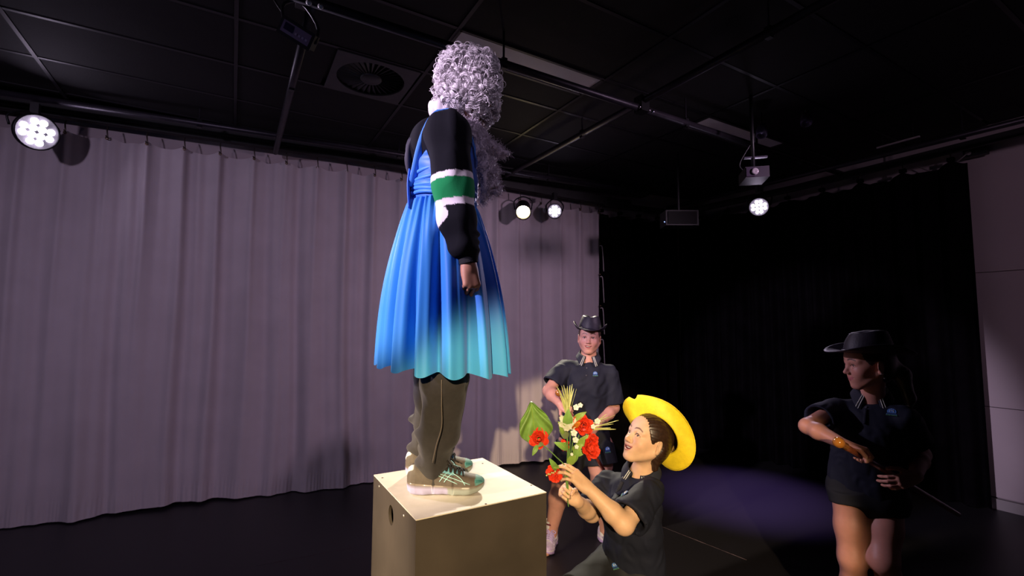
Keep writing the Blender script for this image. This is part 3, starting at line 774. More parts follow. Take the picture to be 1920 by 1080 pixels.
def arm(S, sh, el, wr, r=(.046, .038, .036, .024), flatn=None):
    sh, el, wr = map(lambda a: np.asarray(a, float), (sh, el, wr))
    S.cone(sh, el, r[0], r[1], .02); m = el*.68+wr*.32; S.cone(el, m, r[1]*.98, r[2]*1.06, .02); S.cone(m, wr, r[2]*1.06, r[3], .02)
def leg(S, hip, kn, an, r=(.085, .058, .057, .036)):
    hip, kn, an = map(lambda a: np.asarray(a, float), (hip, kn, an))
    S.cone(hip, hip*.5+kn*.5, r[0], r[0]*.86, .03); S.cone(hip*.5+kn*.5, kn, r[0]*.86, r[1], .03); m = kn*.68+an*.32
    S.cone(kn, m, r[1]*.92, r[2], .03); S.cone(m, an, r[2], r[3], .03)
def foot(S, an, d, floor=0.0, L=.16):
    an = np.asarray(an, float); d = nrm(d); h = V3(an[0], an[1], floor+.035)-d*.03
    S.cone(an, h, .034, .033, .02); S.cone(h, h+d*(L+.03)-UP*.012, .033, .026, .02); S.cone(an, h+d*.10, .032, .028, .03)
def torso(S, pel, chest, neckb, left, fw, w=1.0, sh=None):
    pel, chest, neckb = map(lambda a: np.asarray(a, float), (pel, chest, neckb)); up = nrm(chest-pel); lf = nrm(left-up*(left@up)); A = np.array([np.cross(lf, up), lf, up])
    S.ell(pel, (.095*w, .145*w, .10), A, .04); S.ell(pel*.5+chest*.5, (.08*w, .118*w, .13), A, .05); S.ell(chest, (.09*w, .135*w, .13), A, .05)
    S.cone(chest, neckb, .08*w, .05, .04)
    if sh is not None:
        for q in sh: S.cone(neckb-up*.05, np.asarray(q)-up*.012, .036, .030, .03)

SKINM = matc('skin', attr=True, rough=.48, spec=.35, sss=.12, noise=(35, .05))
def skin_paint(skin, heads=(), hands=None):
    def fn(V):
        c = np.tile(np.array(skin, float), (len(V), 1))
        nz = noise3(5, 30)(V); c *= (1+.03*nz)[:, None]
        for h, kw in heads: h.paint(V, c, skin, **kw)
        return c
    return fn
# ================================================================== wooden box
BH = .95
cA, cB, cC, cD = atz(700, 888, BH), atz(776.8, 973, BH), atz(1026.6, 924, BH), atz(908, 860, BH)
bx0, bx1, by0, by1 = (cA[0]+cB[0])/2, (cC[0]+cD[0])/2, (cB[1]+cC[1])/2, (cA[1]+cD[1])/2
boxm = matc('plywood_shade_toned', (.055, .044, .034), .5, noise=(5, .16), bump=(40, .06))  # paint darkened to stand in for the shade on the front
topm = matc('lid_lit_tone', (.62, .57, .48), .55, noise=(9, .10), bump=(50, .08))  # paler than the sides: light falling on the lid is put into the colour
bx = thing('plywood_box', 'tall painted plywood stage box with a round hand hole and screwed lid', 'box', ((bx0+bx1)/2, (by0+by1)/2, 0))
PT = .011; LT = .0035
MB().box(((bx0+bx1)/2, (by0+by1)/2, BH-LT/2), (bx1-bx0, by1-by0, LT)).build('lid', topm, bx)
def side(c, s): MB().box(c, s).build('side_panel', boxm, bx)
hz = (BH-LT)/2
side(((bx0+bx1)/2, by0+PT/2, hz-.0002), (bx1-bx0, PT, BH-LT-.0005)); side(((bx0+bx1)/2, by1-PT/2, hz-.0002), (bx1-bx0, PT, BH-LT-.0005)); side((bx1-PT/2, (by0+by1)/2, hz-.0002), (PT, by1-by0-2*PT-.002, BH-LT-.0005))
# left panel with the round hole
hc = atx(733, 966, bx0); ha, hb = hc[1], hc[2]; hr = .032; n = 40; v = []; f = []
y0, y1, z0, z1 = by0+PT+.001, by1-PT-.001, 0., BH-LT-.0005
for xx in (bx0, bx0+PT):
    for k in range(n):
        t = 2*PI*k/n; c, s = math.cos(t), math.sin(t)
        tx = ((y1-ha) if c > 0 else (ha-y0))/max(abs(c), 1e-6); tz = ((z1-hb) if s > 0 else (hb-z0))/max(abs(s), 1e-6); q = min(tx, tz)
        v += [(xx, ha+c*hr, hb+s*hr*1.15), (xx, ha+c*q, hb+s*q)]
    # corner snap
for base in (0, 2*n):
    for k in range(n):
        a = base+2*k; b_ = base+2*((k+1) % n); f.append((a, a+1, b_+1, b_) if base else (a, b_, b_+1, a+1))
for k in range(n):
    a = 2*k; b_ = 2*((k+1) % n); f += [(a, a+2*n, b_+2*n, b_), (a+1, b_+1, b_+1+2*n, a+1+2*n)]
for cy_, cz_ in ((y0, z0), (y0, z1), (y1, z0), (y1, z1)):       # pull the nearest rim vertices onto the corners
    ks = [i for i in range(len(v)) if i % 2 == 1]
    for xx in (bx0, bx0+PT):
        i = min((i for i in ks if abs(v[i][0]-xx) < 1e-6), key=lambda i: (v[i][1]-cy_)**2+(v[i][2]-cz_)**2); v[i] = (xx, cy_, cz_)
MB().add(v, f).build('side_panel', boxm, bx)
scm = matc('screw_head', (.10, .05, .03), .5, metal=.5)
for (x, y) in ((717, 896), (905, 869), (996, 910), (911, 945)):
    p = atz(x, y, BH); MB().lathe([(.0042, 0), (.0038, .0012), (0, .0014)], p, n=10).build('screw', scm, bx, True)
for (x, y) in ((711, 912), (757, 967)):
    p = atx(x, y, bx0); MB().lathe([(.0045, 0), (.004, .0014), (0, .0016)], p, frame((-1, 0, 0)), 10).build('screw', matc('pale_screw', (.5, .47, .4), .4, metal=.4), bx, True)

# ================================================================== figure on the box
SKIN_A = (.40, .20, .13)
DS = 1.86
st = thing('person', 'person in curly white wig, beard and blue dress standing on the box', 'person', (*(at(825, 925, DS)[:2]), BH))
L_near, L_far = -FW, FW
PS = lambda x, y, dd=0: at(x, y, DS+dd)
hdS = Head(PS(876, 182), nrm(RX*.97+FW*.12-UP*.16), UP+RX*.05, 1.0)
S = Sdf(.004)
neckb = PS(838, 238)
hdS.into(S, .3, neckb)
pel, chest = PS(828, 430), PS(833, 300)
shN, shF = PS(842, 250, -.16), PS(835, 248, .17)
torso(S, pel, chest, neckb, FW, RX, 1.0, (shN, shF))
elN, wrN = PS(855, 412, -.20), PS(879, 492, -.185)
arm(S, shN, elN, wrN); 
hand(S, wrN+V3(0, 0, .0), nrm(-UP+RX*.16), nrm(FW*.75-RX*.45), -1, curls=((48, 62, 40), (52, 66, 42), (56, 68, 42), (60, 68, 42)), thumb=((.75, .45, .5), (.9, .1, .45), (.95, -.1, .3)), sc=.98)
elF, wrF = PS(850, 410, .21), PS(872, 495, .19)
arm(S, shF, elF, wrF); hand(S, wrF, nrm(-UP+RX*.16), nrm(-FW), 1, (35, 50, 30))
ftN, ftF = atz(815, 922, BH), atz(797, 888, BH)
anN, anF = ftN+UP*.085, ftF+UP*.085
knN, knF = at(832, 735, 1.78), at(818, 725, 1.98)
leg(S, PS(828, 470, -.085), knN, anN); leg(S, PS(828, 470, .085), knF, anF)
foot(S, anN, RX, BH+.01); foot(S, anF, RX, BH+.01)
sdf_obj('body', S, SKINM, st, 1, None, skin_paint(SKIN_A, ((hdS, dict(lip=(.30, .07, .06), smile=.3)),)))
hdS.eyes(st)

# --- jumper
jm = matc('black_fleece', attr=True, rough=.9, spec=.12, bump=(300, .08))
S = Sdf(.0045)
A_t = np.array([RX, FW, UP])
S.ell(PS(833, 300), (.118, .152, .15), A_t, .05); S.ell(PS(832, 370), (.104, .145, .15), A_t, .05); S.ell(PS(828, 430), (.10, .14, .10), A_t, .05)
S.cone(PS(838, 262), shN, .075, .078, .04); S.cone(PS(836, 262), shF, .075, .075, .04)
S.ell(PS(800, 275), (.05, .13, .08), A_t, .05)
S.cut(PS(828, 440), -UP)
for sg, sh_, el_, wr_ in ((-1, shN, elN, wrN), (1, shF, elF, wrF)):
    up2 = sh_*.35+el_*.65
    S.cone(sh_, up2, .076, .070, .03); S.cone(up2, el_+UP*.0, .070, .062, .03); m_ = el_*.45+wr_*.55
    S.cone(el_, m_-RX*.004, .062, .052, .03); S.cone(m_, wr_+UP*.035, .050, .032, .02)
    dn = nrm(wr_-m_); S.cap(wr_+UP*.035-dn*.02, wr_+dn*.002, .033, .0315, .008); S.cap(wr_-dn*.012, wr_+dn*.012, .027, .027, .0, 's')
    q = wr_+UP*.045
    for i in range(3): S.ell(q+UP*.028*i-RX*.004*i, (.038+.004*i, .038+.004*i, .012), A_t, .012)
zW0, zG0, zG1, zW1 = [at(842, y, 1.66)[2] for y in (327, 339, 377, 390)]
def segd(V, a, b):
    ab = b-a; t = np.clip(((V-a)@ab)/(ab@ab), 0, 1.4); return np.linalg.norm(V-a-t[:, None]*ab, axis=1)
def jp(V):
    c = np.tile(np.array([.006, .006, .009]), (len(V), 1)); rel = (V-shN); side_ = segd(V, shN, elN) < .092
    z = V[:, 2]-.14*((V-elN)@RX)*1.0
    onarm = side_ & (np.abs((V-shN)@RX) < .16)
    wh = onarm & (((z < zW0) & (z > zG0)) | ((z < zG1) & (z > zW1))); gr = onarm & (z <= zG0) & (z >= zG1)
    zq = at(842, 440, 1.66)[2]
    tt = (zW1-V[:, 2])/(zW1-zq); lit_wedge = onarm & (tt > .05) & (tt < 1) & (((V-elN)@RX) < -.020-.05*(tt-.35)**2*4)  # pale wedge: lit underside of the lower sleeve put into the colour
    c[wh | lit_wedge] = (.72, .66, .70); c[gr] = (.012, .20, .065)
    # far sleeve the same
    fs = segd(V, shF, elF) < .092
    c[fs & (((z < zW0) & (z > zG0)) | ((z < zG1) & (z > zW1)))] = (.72, .66, .70); c[fs & (z <= zG0) & (z >= zG1)] = (.012, .20, .065)
    return c
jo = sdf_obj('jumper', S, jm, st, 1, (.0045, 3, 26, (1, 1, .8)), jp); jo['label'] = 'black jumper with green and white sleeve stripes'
# ribbed cuffs
for wr_ in (wrN, wrF):
    MB().lathe([(.0325, -.004), (.034, .0), (.034, .035), (.0325, .04)], wr_+UP*.0, frame(nrm(UP-RX*.2)), 28).build('cuff', matc('black_rib', (.008, .008, .010), .9, bump=(150, .3)), jo, True)
# loose drape of black cloth on the back, in thin pleats
for k in range(9):
    u_ = k/8; a0 = PS(812-10*u_, 222+8*u_, -.13+.20*u_); m0 = PS(772-4*u_+3*(k % 3), 262+8*(k % 2), -.10+.17*u_); b0 = PS(765+3*math.sin(k*2.1), 300, -.09+.15*u_); e0 = PS(769+2*(k % 3), 345, -.07+.13*u_)
    MB().tube(curve([a0, m0, b0, e0], 14), [.004+.005*math.sin(PI*i/14) for i in range(15)], 7).build('pleat', matc('black_drape', (.016, .013, .028), .7), jo, True)
# pale hood / collar round the neck
S = Sdf(.004)
for k in range(14):
    t = 2*PI*k/14; p = PS(836, 226)+RX*.056*math.cos(t)+FW*.082*math.sin(t)+UP*(-.030*math.cos(t)+.012); q = PS(836, 226)+RX*.056*math.cos(t+.449)+FW*.082*math.sin(t+.449)+UP*(-.030*math.cos(t+.449)+.012)
    S.cone(p, q, .011, .011, .01, 'u', (UP, 2.0))
S.cone(PS(828, 218), PS(818, 228), .015, .012, .03, 'u', (FW, 2.4))
sdf_obj('hood', S, matc('pale_fleece', (.62, .56, .58), .85, bump=(200, .1)), st, 1, (.002, 4, 40))

# --- dress
dm = matc('blue_chiffon', attr=True, rough=.55, trans=.32, sheen=.2, bump=(400, .03)) 
def ombre_lit_side(V):
    z = V[:, 2]; t = np.clip((zwst-z)/(zwst-zhem), 0, 1)
    a = noise3(8, 9)(V)*.05; t = t+a; side_ = np.clip(.5-((V-PS(831, 500))@RX)/.40, 0, 1)
    k = np.clip((t-.56-.0*side_)/.34, 0, 1); k = k*k*(3-2*k)
    c0 = np.array([.016, .14, .70]); c1 = np.array([.085, .52, 1.0]); c2 = np.array([.055, .47, .92])
    top = np.array([.05, .28, .88]); u_ = np.clip(1-t*7, 0, 1)
    base = c0*(1-side_[:, None]*.8)+c2*side_[:, None]*.8  # besides the dye, lamplight on the left side is put into the colour
    base = base*(1-u_[:, None])+top*u_[:, None]
    return base*(1-k[:, None])+c1*k[:, None]
zwst = PS(830, 388)[2]; zhem = at(831, 706, 1.6)[2]
nu, nv = 420, 60; cx0 = PS(830, 388)
V = np.zeros((nv+1, nu, 3)); th = np.arange(nu)/nu*2*PI
nA, nB = smooth_noise(51, 7), smooth_noise(52, 7)
per = lambda f, t_, s: (f(t_*s)*(2*PI-t_)+f((t_-2*PI)*s)*t_)/(2*PI)
for j in range(nv+1):
    t = j/nv; 
    g = t**.75
    rx = .126+(.236-.126)*g+.02*math.sin(PI*t); ry = .168+(.25-.168)*g
    ph = 14*th+2.6*per(nA, th, 1.0)+.5*per(nB, th, 2.0)*t
    fold_ = (.0035+.028*t**.8*(1+.45*per(nB, th, 1.6)))*(np.sin(ph)+.35*np.sin(2*ph+1)) + .006*np.sin(43*th+2*per(nB, th, 1))*math.exp(-t*5)+.010*t*per(nB, th, 3)
    cs, sn = np.cos(th), np.sin(th)
    cxx = cx0 + (at(831, 700, DS)-cx0)*V3(1, 1, 0)*t
    hem = zhem + .030*(-cs)*(cs < 0)-.012*(cs > 0)*cs - .010*np.sin(ph)*t + .02*np.clip(sn, 0, 1)
    z = zwst+(hem-zwst)*t
    V[j] = cxx[None]*V3(1, 1, 0)+((rx+fold_)*cs)[:, None]*RX+((ry+fold_)*sn)[:, None]*FW+z[:, None]*UP
Vr = V.reshape(-1, 3); ii, jj = np.meshgrid(np.arange(nu), np.arange(nv)); a = (jj*nu+ii).ravel(); b_ = (jj*nu+(ii+1) % nu).ravel()
me = raw_mesh('skirt', Vr, np.stack([a, a+nu, b_+nu, b_], 1), True); dr = link('skirt', me, dm, st); set_col(me, ombre_lit_side(Vr)); dr['label'] = 'gathered blue chiffon skirt fading to aqua at the hem'
# inner lining, shorter
Vl = V[8:56].copy(); 
for j in range(len(Vl)): Vl[j] = (Vl[j]-cx0*V3(1, 1, 0))*V3(.90, .90, 1)+cx0*V3(1, 1, 0)
n_ = len(Vl); ii, jj = np.meshgrid(np.arange(nu), np.arange(n_-1)); a = (jj*nu+ii).ravel(); b_ = (jj*nu+(ii+1) % nu).ravel()
me = raw_mesh('skirt_lining', Vl.reshape(-1, 3), np.stack([a, a+nu, b_+nu, b_], 1), True); link('lining', me, matc('blue_lining', (.02, .16, .50), .6, trans=.2), dr)
# bodice: snug band with a deep armhole, pleated waist
S = Sdf(.004)
S.ell(PS(835, 300), (.134, .170, .16), A_t, .05); S.ell(PS(832, 365), (.126, .168, .16), A_t, .05)
S.cut(PS(830, 391), -UP)
S.cut(PS(836, 296), nrm(UP*1.0-RX*.62))
o = sdf_obj('bodice', S, matc('blue_satin', (.035, .16, .68), .5, sheen=.15), st, 1, (.003, 9, 30, (.6, .6, 2.2)))
for k in range(5):
    zz_ = zwst+.012+.022*k; 
    MB().tube([PS(832, 380)*V3(1, 1, 0)+RX*.127*math.cos(t)+FW*.169*math.sin(t)+UP*(zz_+.010*math.sin(2*t+k)) for t in np.linspace(0, 2*PI, 49)[:-1]], .0075, 6, closed=True).build('waist_pleat', matc('blue_satin_light', (.06, .24, .72), .5), o, True)
def ribbon(pts, wdir, wd, name, material, parent, n=24, thick=.004):
    P = curve(pts, n); m = MB(); v = []
    for i, p in enumerate(P):
        wv = np.asarray(wdir(i/n), float) if callable(wdir) else np.asarray(wdir, float)
        tg = nrm(P[min(i+1, n)]-P[max(i-1, 0)]); wv = nrm(wv-tg*(wv@tg)); no = np.cross(tg, wv); w_ = wd(i/n) if callable(wd) else wd
        v += [p-wv*w_-no*thick/2, p+wv*w_-no*thick/2, p+wv*w_+no*thick/2, p-wv*w_+no*thick/2]
    f = [(4*i+k, 4*i+(k+1) % 4, 4*i+4+(k+1) % 4, 4*i+4+k) for i in range(n) for k in range(4)]+[(3, 2, 1, 0), (4*n, 4*n+1, 4*n+2, 4*n+3)]
    return m.add(v, f).build(name, material, parent, True)
for q in (-1, 1):
    ribbon([PS(893, 300, q*.09), PS(884, 255, q*.125), PS(858, 213, q*.125), PS(832, 208, q*.13), PS(811, 222, q*.142), PS(796, 250, q*.148), PS(785, 285, q*.146), PS(777, 322, q*.135), PS(771, 350, q*.115)], lambda t: FW*.6+RX*.8*(t > .4), .013, 'strap', matc('blue_satin_light', (.06, .24, .72), .5), o, 40)
# long panel edge on the back with thin straps
ribbon([PS(770, 322, -.10), PS(767, 350, -.11), PS(769, 392, -.11)], FW, .028, 'back_panel', matc('blue_satin', (.035, .16, .68)), o)

# --- trousers
S = Sdf(.0045)
for kn_, an_, hp, dd in ((knN, anN, PS(828, 470, -.085), 0), (knF, anF, PS(828, 470, .085), 1)):
    S.cone(hp, kn_+UP*.05, .085, .088, .03); mid = kn_*.45+an_*.55+RX*(.002); S.cone(kn_+UP*.05, mid, .090, .070, .03)
    S.cone(mid, an_+UP*.012-RX*.004, .068, .056, .02); S.ell(an_+UP*.03-RX*.012, (.066, .062, .026), A_t, .02); S.ell(an_+UP*.085+RX*.008, (.070, .064, .024), A_t, .025); S.ell(an_+UP*.15-RX*.006, (.072, .066, .02), A_t, .03)
S.ell(PS(828, 450), (.105, .14, .11), A_t, .05)
for an_ in (anN, anF): S.cut(an_-UP*.035, -UP)
trm = matc('charcoal_sweatpants', (.027, .024, .024), .9, noise=(60, .12), sheen=.1)
to = sdf_obj('trousers', S, trm, st, 1, (.0055, 12, 30, (1, 1, .9)))
sp_ = [at(828, y, d) for y, d in ((712, 1.675), (760, 1.688), (800, 1.705))]+[at(818, 835, 1.712), at(811, 868, 1.722)]
MB().tube(curve(sp_, 20), .0022, 6).build('side_seam', matc('seam_thread', (.12, .10, .085), .8), to, True)

# --- trainers
def trainer(parent, label, org, fwd, L, C, logo=True, scale=1.0):
    fwd = nrm(fwd); lf = np.cross(UP, fwd); org = np.asarray(org, float)
    W = lambda x, y, z: org+fwd*x*L+(lf*y+UP*z)*scale
    us = np.array([0, .02, .06, .12, .22, .35, .48, .6, .72, .82, .9, .96, .99, 1.0])
    hw = np.array([.006, .020, .031, .037, .038, .036, .037, .042, .046, .045, .038, .026, .014, .004])
    z0 = np.array([.022, .012, .004, .0, .0, .002, .002, .0, .0, .002, .008, .018, .026, .032])
    zs = np.array([.046, .050, .052, .052, .050, .046, .043, .041, .040, .040, .042, .045, .045, .044])
    zt = np.array([.080, .100, .110, .112, .108, .104, .100, .090, .078, .070, .066, .060, .053, .046])
    fi = lambda a, u: float(np.interp(u, us, a))
    U = np.unique(np.r_[us, np.linspace(0, 1, 41)])
    sh_o = None
    def solestation(u):
        w_, a, b = fi(hw, u)*1.06, fi(z0, u), fi(zs, u); out = []
        for k in range(20):
            t = 2*PI*k/20; c, s = math.cos(t), math.sin(t); y = math.copysign(abs(c)**.35, c)*w_*(1+.05*math.sin(u*34)*(s < 0)); z = (a+b)/2+math.copysign(abs(s)**.5, s)*(b-a)/2; out.append(W(u, y, z))
        return out
    def surf(u, t, off=0):                         # t 0 = right side low, .5 = top, 1 = left side low
        w_, a, b = fi(hw, u), fi(zs, u)-.006, fi(zt, u); an = PI*t; c, s = math.cos(an), math.sin(an)
        nar = 1-.25*max(s, 0)**3
        y = -math.copysign(abs(c)**.75, c)*w_*nar; z = a+(b-a)*max(s, 0)**.8
        nn = nrm(V3(-c/max(w_, .01), 0, 0)[0]*lf+UP*max(s, .02)/.05); return W(u, y, z)+nn*off
    m = MB(); v = []
    for u in U: v += solestation(u)
    f = [(20*i+k, 20*i+(k+1) % 20, 20*i+20+(k+1) % 20, 20*i+20+k) for i in range(len(U)-1) for k in range(20)]
    up_ = MB(); nt = 24; up_.grid(lambda a, b: surf(U[int(round(b*(len(U)-1)))], a), nt, len(U)-1)
    me = raw_mesh('shoe', up_.v, up_.f, True); shoe = link('shoe', me, matc('trainer_upper', attr=True, rough=.65, noise=(60, .15)), parent); shoe['label'] = label
    cols = []
    for j in range(len(U)):
        for i in range(nt+1):
            u, t = U[j], i/nt; tt = min(t, 1-t); c = C['base']
            if u > .88: c = C['toe']
            elif u > .80 and tt > .2: c = C['base']
            elif .20 < u < .62 and tt > .24: c = C['mid'] if (u+tt) > .62 else C['mid2']
            if .62 < u < .74 and tt > .3: c = C['mid']
            if u < .10 and .24 < tt < .4: c = C['tab']
            cols.append(c)
    set_col(me, np.array(cols))
    me2 = raw_mesh('sole', *( [v, f] ), True); so = link('sole', me2, matc('trainer_sole', attr=True, rough=.35, coat=.3), shoe)
    sc = []
    for u in U:
        for k in range(20):
            s = math.sin(2*PI*k/20); g = C['gel'] if u < .55 else C['gel2']; sc.append(C['mids'] if s > .15 else g)
    set_col(me2, np.array(sc))
    lm = matc('trainer_stripe_%.2f' % C['line'][0], C['line'], .5)
    if logo:
        for path in ([(.24, .25), (.42, .20), (.60, .15), (.82, .06)], [(.24, .24), (.40, .16), (.54, .10), (.66, .05)], [(.57, .33), (.50, .2), (.43, .05)], [(.63, .33), (.56, .2), (.49, .05)], [(.58, .29), (.70, .19), (.76, .04)]):
            for q in (0, 1):
                P = [surf(u, (1-t if q else t), .0022) for u, t in path]
                MB().tube(curve(P, 12), .0013, 5).build('stripe', lm, shoe, True)
        for k in range(4):
            P = [surf(u, .10+.035*k, .002) for u in (.88, .93, .975-.004*k)]
            MB().tube(curve(P, 8), .0014, 5).build('toe_line', matc('trainer_toe_line', (.05, .22, .22), .5), shoe, True)
    lc = matc('lace_%.2f' % C['lace'][0], C['lace'], .8)
    for k in range(5):
        u = .46+.055*k
        MB().tube(curve([surf(u, .28, .004), surf(u+.012, .42, .008), surf(u+.03, .5, .010), surf(u+.04, .6, .008), surf(u+.05, .72, .004)], 10), .0036, 6).build('lace', lc, shoe, True)
        MB().tube(curve([surf(u+.05, .28, .004), surf(u+.04, .42, .008), surf(u+.02, .5, .010), surf(u+.01, .6, .008), surf(u, .72, .004)], 10), .0036, 6).build('lace', lc, shoe, True)
    b0 = surf(.47, .5, .012)
    for q in (-1, 1):
        MB().tube(curve([b0, b0+lf*q*.02+UP*.018+fwd*.01, b0+lf*q*.045+UP*.012+fwd*.022, b0+lf*q*.03+fwd*.02, b0], 14), .0032, 6).build('lace_bow', lc, shoe, True)
        MB().tube(curve([b0, b0+lf*q*.025+fwd*.02+UP*.01, b0+lf*q*.04+fwd*.055-UP*.01], 8), .003, 6).build('lace_end', lc, shoe, True)
    return shoe
CA = dict(base=(.085, .068, .052), toe=(.10, .26, .25), mid=(.16, .42, .55), mid2=(.16, .20, .55), tab=(.55, .6, .6), mids=(.14, .11, .085), gel=(.34, .32, .50), gel2=(.25, .28, .26), line=(.38, .70, .70), lace=(.018, .015, .013))
nh = atz(763, 924, BH); trainer(st, 'taupe and aqua running shoe with crossed stripes', nh+FW*.0+UP*.0005, nrm(RX+FW*.03), .300, CA)
fh = atz(760, 892, BH); trainer(st, 'taupe and aqua running shoe, far foot', fh+UP*.0005, nrm(RX*.98+FW*.10), .290, CA)
for an_ in (anN, anF):
    MB().lathe([(.047, -.05), (.044, 0), (.042, .03)], an_, n=24).build('sock', matc('dark_sock', (.03, .028, .026), .9), st, True)

# --- wig and beard
hairm = matc('white_wig_hair', (.74, .68, .72), .32, spec=.6, noise=(60, .10), sheen=.2)
def tube_batch(paths, radii, n=4):
    """paths: (K, m, 3), radii: (K,) -> vertices and quads of all tubes"""
    K, m, _ = paths.shape; T = np.gradient(paths, axis=1); T /= np.maximum(np.linalg.norm(T, axis=2), 1e-9)[..., None]
    ref = np.where(np.abs(T[..., 2:3]) < .9, np.array([0, 0, 1.]), np.array([1., 0, 0])); X = np.cross(T, ref); X /= np.maximum(np.linalg.norm(X, axis=2), 1e-9)[..., None]; Y = np.cross(T, X)
    prof = np.sin(np.linspace(.25, PI-.15, m)); a = np.arange(n)/n*2*PI
    R = radii[:, None]*prof[None]
    V = paths[:, :, None]+R[..., None, None]*(np.cos(a)[:, None]*X[:, :, None]+np.sin(a)[:, None]*Y[:, :, None])
    base = (np.arange(K)*m*n)[:, None, None]; i = np.arange(m-1)[None, :, None]*n; k = np.arange(n)[None, None]; k2 = (k+1) % n
    F = np.stack(np.broadcast_arrays(base+i+k, base+i+k2, base+i+n+k2, base+i+n+k), -1).reshape(-1, 4)
    return V.reshape(-1, 3), F
def curls(pts, nrms, r0, r1, strands, seed, tr, turns=(1.3, 2.6), m=24, down=0):
    r = np.random.default_rng(seed); out = []; rad = []
    for p, n_ in zip(pts, nrms):
        ax = r.normal(size=3); ax = nrm(ax-n_*(ax@n_)*.7-UP*down); x = nrm(np.cross(ax, r.normal(size=3))); y = np.cross(ax, x)
        R = r.uniform(r0, r1); tn = r.uniform(*turns); ph = r.uniform(0, 2*PI); pitch = R*r.uniform(.5, 1.0); sg = r.choice((-1, 1))
        for s in range(strands):
            t = np.linspace(0, 1, m); a = ph+sg*2*PI*tn*t; rr = R*(1-.25*t)+r.normal()*.0012
            off = ax*((s-(strands-1)/2)*tr*1.5)+r.normal(size=3)*tr*.6
            P = p+off+rr[:, None]*(np.cos(a)[:, None]*x+np.sin(a)[:, None]*y)+(t-.5)[:, None]*pitch*tn*ax
            out.append(P); rad.append(tr*r.uniform(.8, 1.25))
    return tube_batch(np.array(out), np.array(rad), 3 if strands > 4 else 4)
wigc = PS(878, 168); wr_ = np.array([.117, .115, .134])
AW = np.array([nrm(RX+UP*.0), FW, UP])
r_ = np.random.default_rng(4); pts = []; ns = []
N_ = 540
for i in range(N_):
    z = 1-2*(i+.5)/N_; a = i*2.39996; d = V3(math.sqrt(1-z*z)*math.cos(a), math.sqrt(1-z*z)*math.sin(a), z)
    e = np.abs(d)**.72*np.sign(d)                                     # squarish ball
    p = wigc+(e*wr_*(1+r_.normal()*.035))@AW
    lx = (p-wigc)@RX; lz = (p-wigc)@UP
    if lz < -.10 and lx < .0: p = p+UP*.02*r_.random()
    pts.append(p); ns.append(nrm((d/wr_)@AW))
V, F = curls(pts, ns, .010, .019, 7, 6, .00135, (.8, 1.7), 20)
wig = link('wig', raw_mesh('wig', V, F, True), hairm, st); wig['kind'] = 'stuff'; wig['label'] = 'curly white wig'
S = Sdf(.006); S.ell(wigc, wr_*.84, AW, .02); S.ell(wigc+UP*.04, wr_*np.array([.80, .80, .68]), AW, .03); S.ell(wigc+RX*.05-UP*.075, (.06, .09, .045), AW, .03); S.ell(wigc-RX*.055-UP*.07, (.05, .09, .045), AW, .03)
S.ell(PS(905, 246), (.03, .05, .022), AW, .02, 's')
sdf_obj('wig_cap', S, hairm, wig, 1, (.006, 2, 70, (1, 1, 1)))
# stray curls of the rim
V, F = curls([p+n_*.012 for p, n_ in list(zip(pts, ns))[::4]], ns[::4], .010, .020, 1, 9, .0011, (1, 2))
link('stray_curl', raw_mesh('stray_curl', V, F, True), hairm, wig)['kind'] = 'stuff'
S = Sdf(.005)
ch = [(884, 236, .040), (893, 262, .050), (906, 290, .050), (915, 320, .042), (916, 350, .034), (905, 376, .018)]
for (x, y, r1), (x2, y2, r2) in zip(ch[:-1], ch[1:]): S.cone(PS(x, y), PS(x2, y2), r1*.8, r2*.8, .02, 'u', (FW, 1.5))
S.cone(PS(905, 272), PS(950, 288), .034, .010, .02, 'u', (FW, 1.4)); S.cone(PS(922, 340), PS(934, 358), .02, .012, .02); S.cone(PS(860, 226, -.075), PS(886, 246, -.05), .022, .03, .02); S.cone(PS(860, 226, .075), PS(886, 246, .05), .022, .03, .02)
beard_m = matc('beard_hair', (.50, .43, .50), .45, spec=.4, noise=(120, .25))
V, F = S.mesh(1); V = folds(V, F, .005, 15, 90, (1, 1, 1)); Nn = normals(V, F)
bd = link('beard', raw_mesh('beard', V, F, True), beard_m, st); bd['label'] = 'long curly pale beard'
r_ = np.random.default_rng(3); idx = r_.choice(len(V), 2600, replace=False); sel = [i for i in idx if V[i][2] < PS(880, 232)[2]]
m_ = 12; t = np.linspace(0, 1, m_); out = []
for i in sel:
    L_ = r_.uniform(.012, .034); d = nrm(Nn[i]*.6-UP*.55+RX*.2+r_.normal(size=3)*.45); sx = nrm(np.cross(d, r_.normal(size=3))); sy = np.cross(d, sx); R = r_.uniform(.001, .0045); ph = r_.uniform(0, 6); tn = r_.uniform(1, 2.5)
    out.append(V[i]-Nn[i]*.003+d*(t*L_)[:, None]+R*(np.cos(ph+2*PI*tn*t)[:, None]*sx+np.sin(ph+2*PI*tn*t)[:, None]*sy))
Vb, Fb = tube_batch(np.array(out), np.full(len(out), .0007), 3)
fz = link('beard_strands', raw_mesh('beard_strands', Vb, Fb, True), beard_m, bd); fz['kind'] = 'stuff'
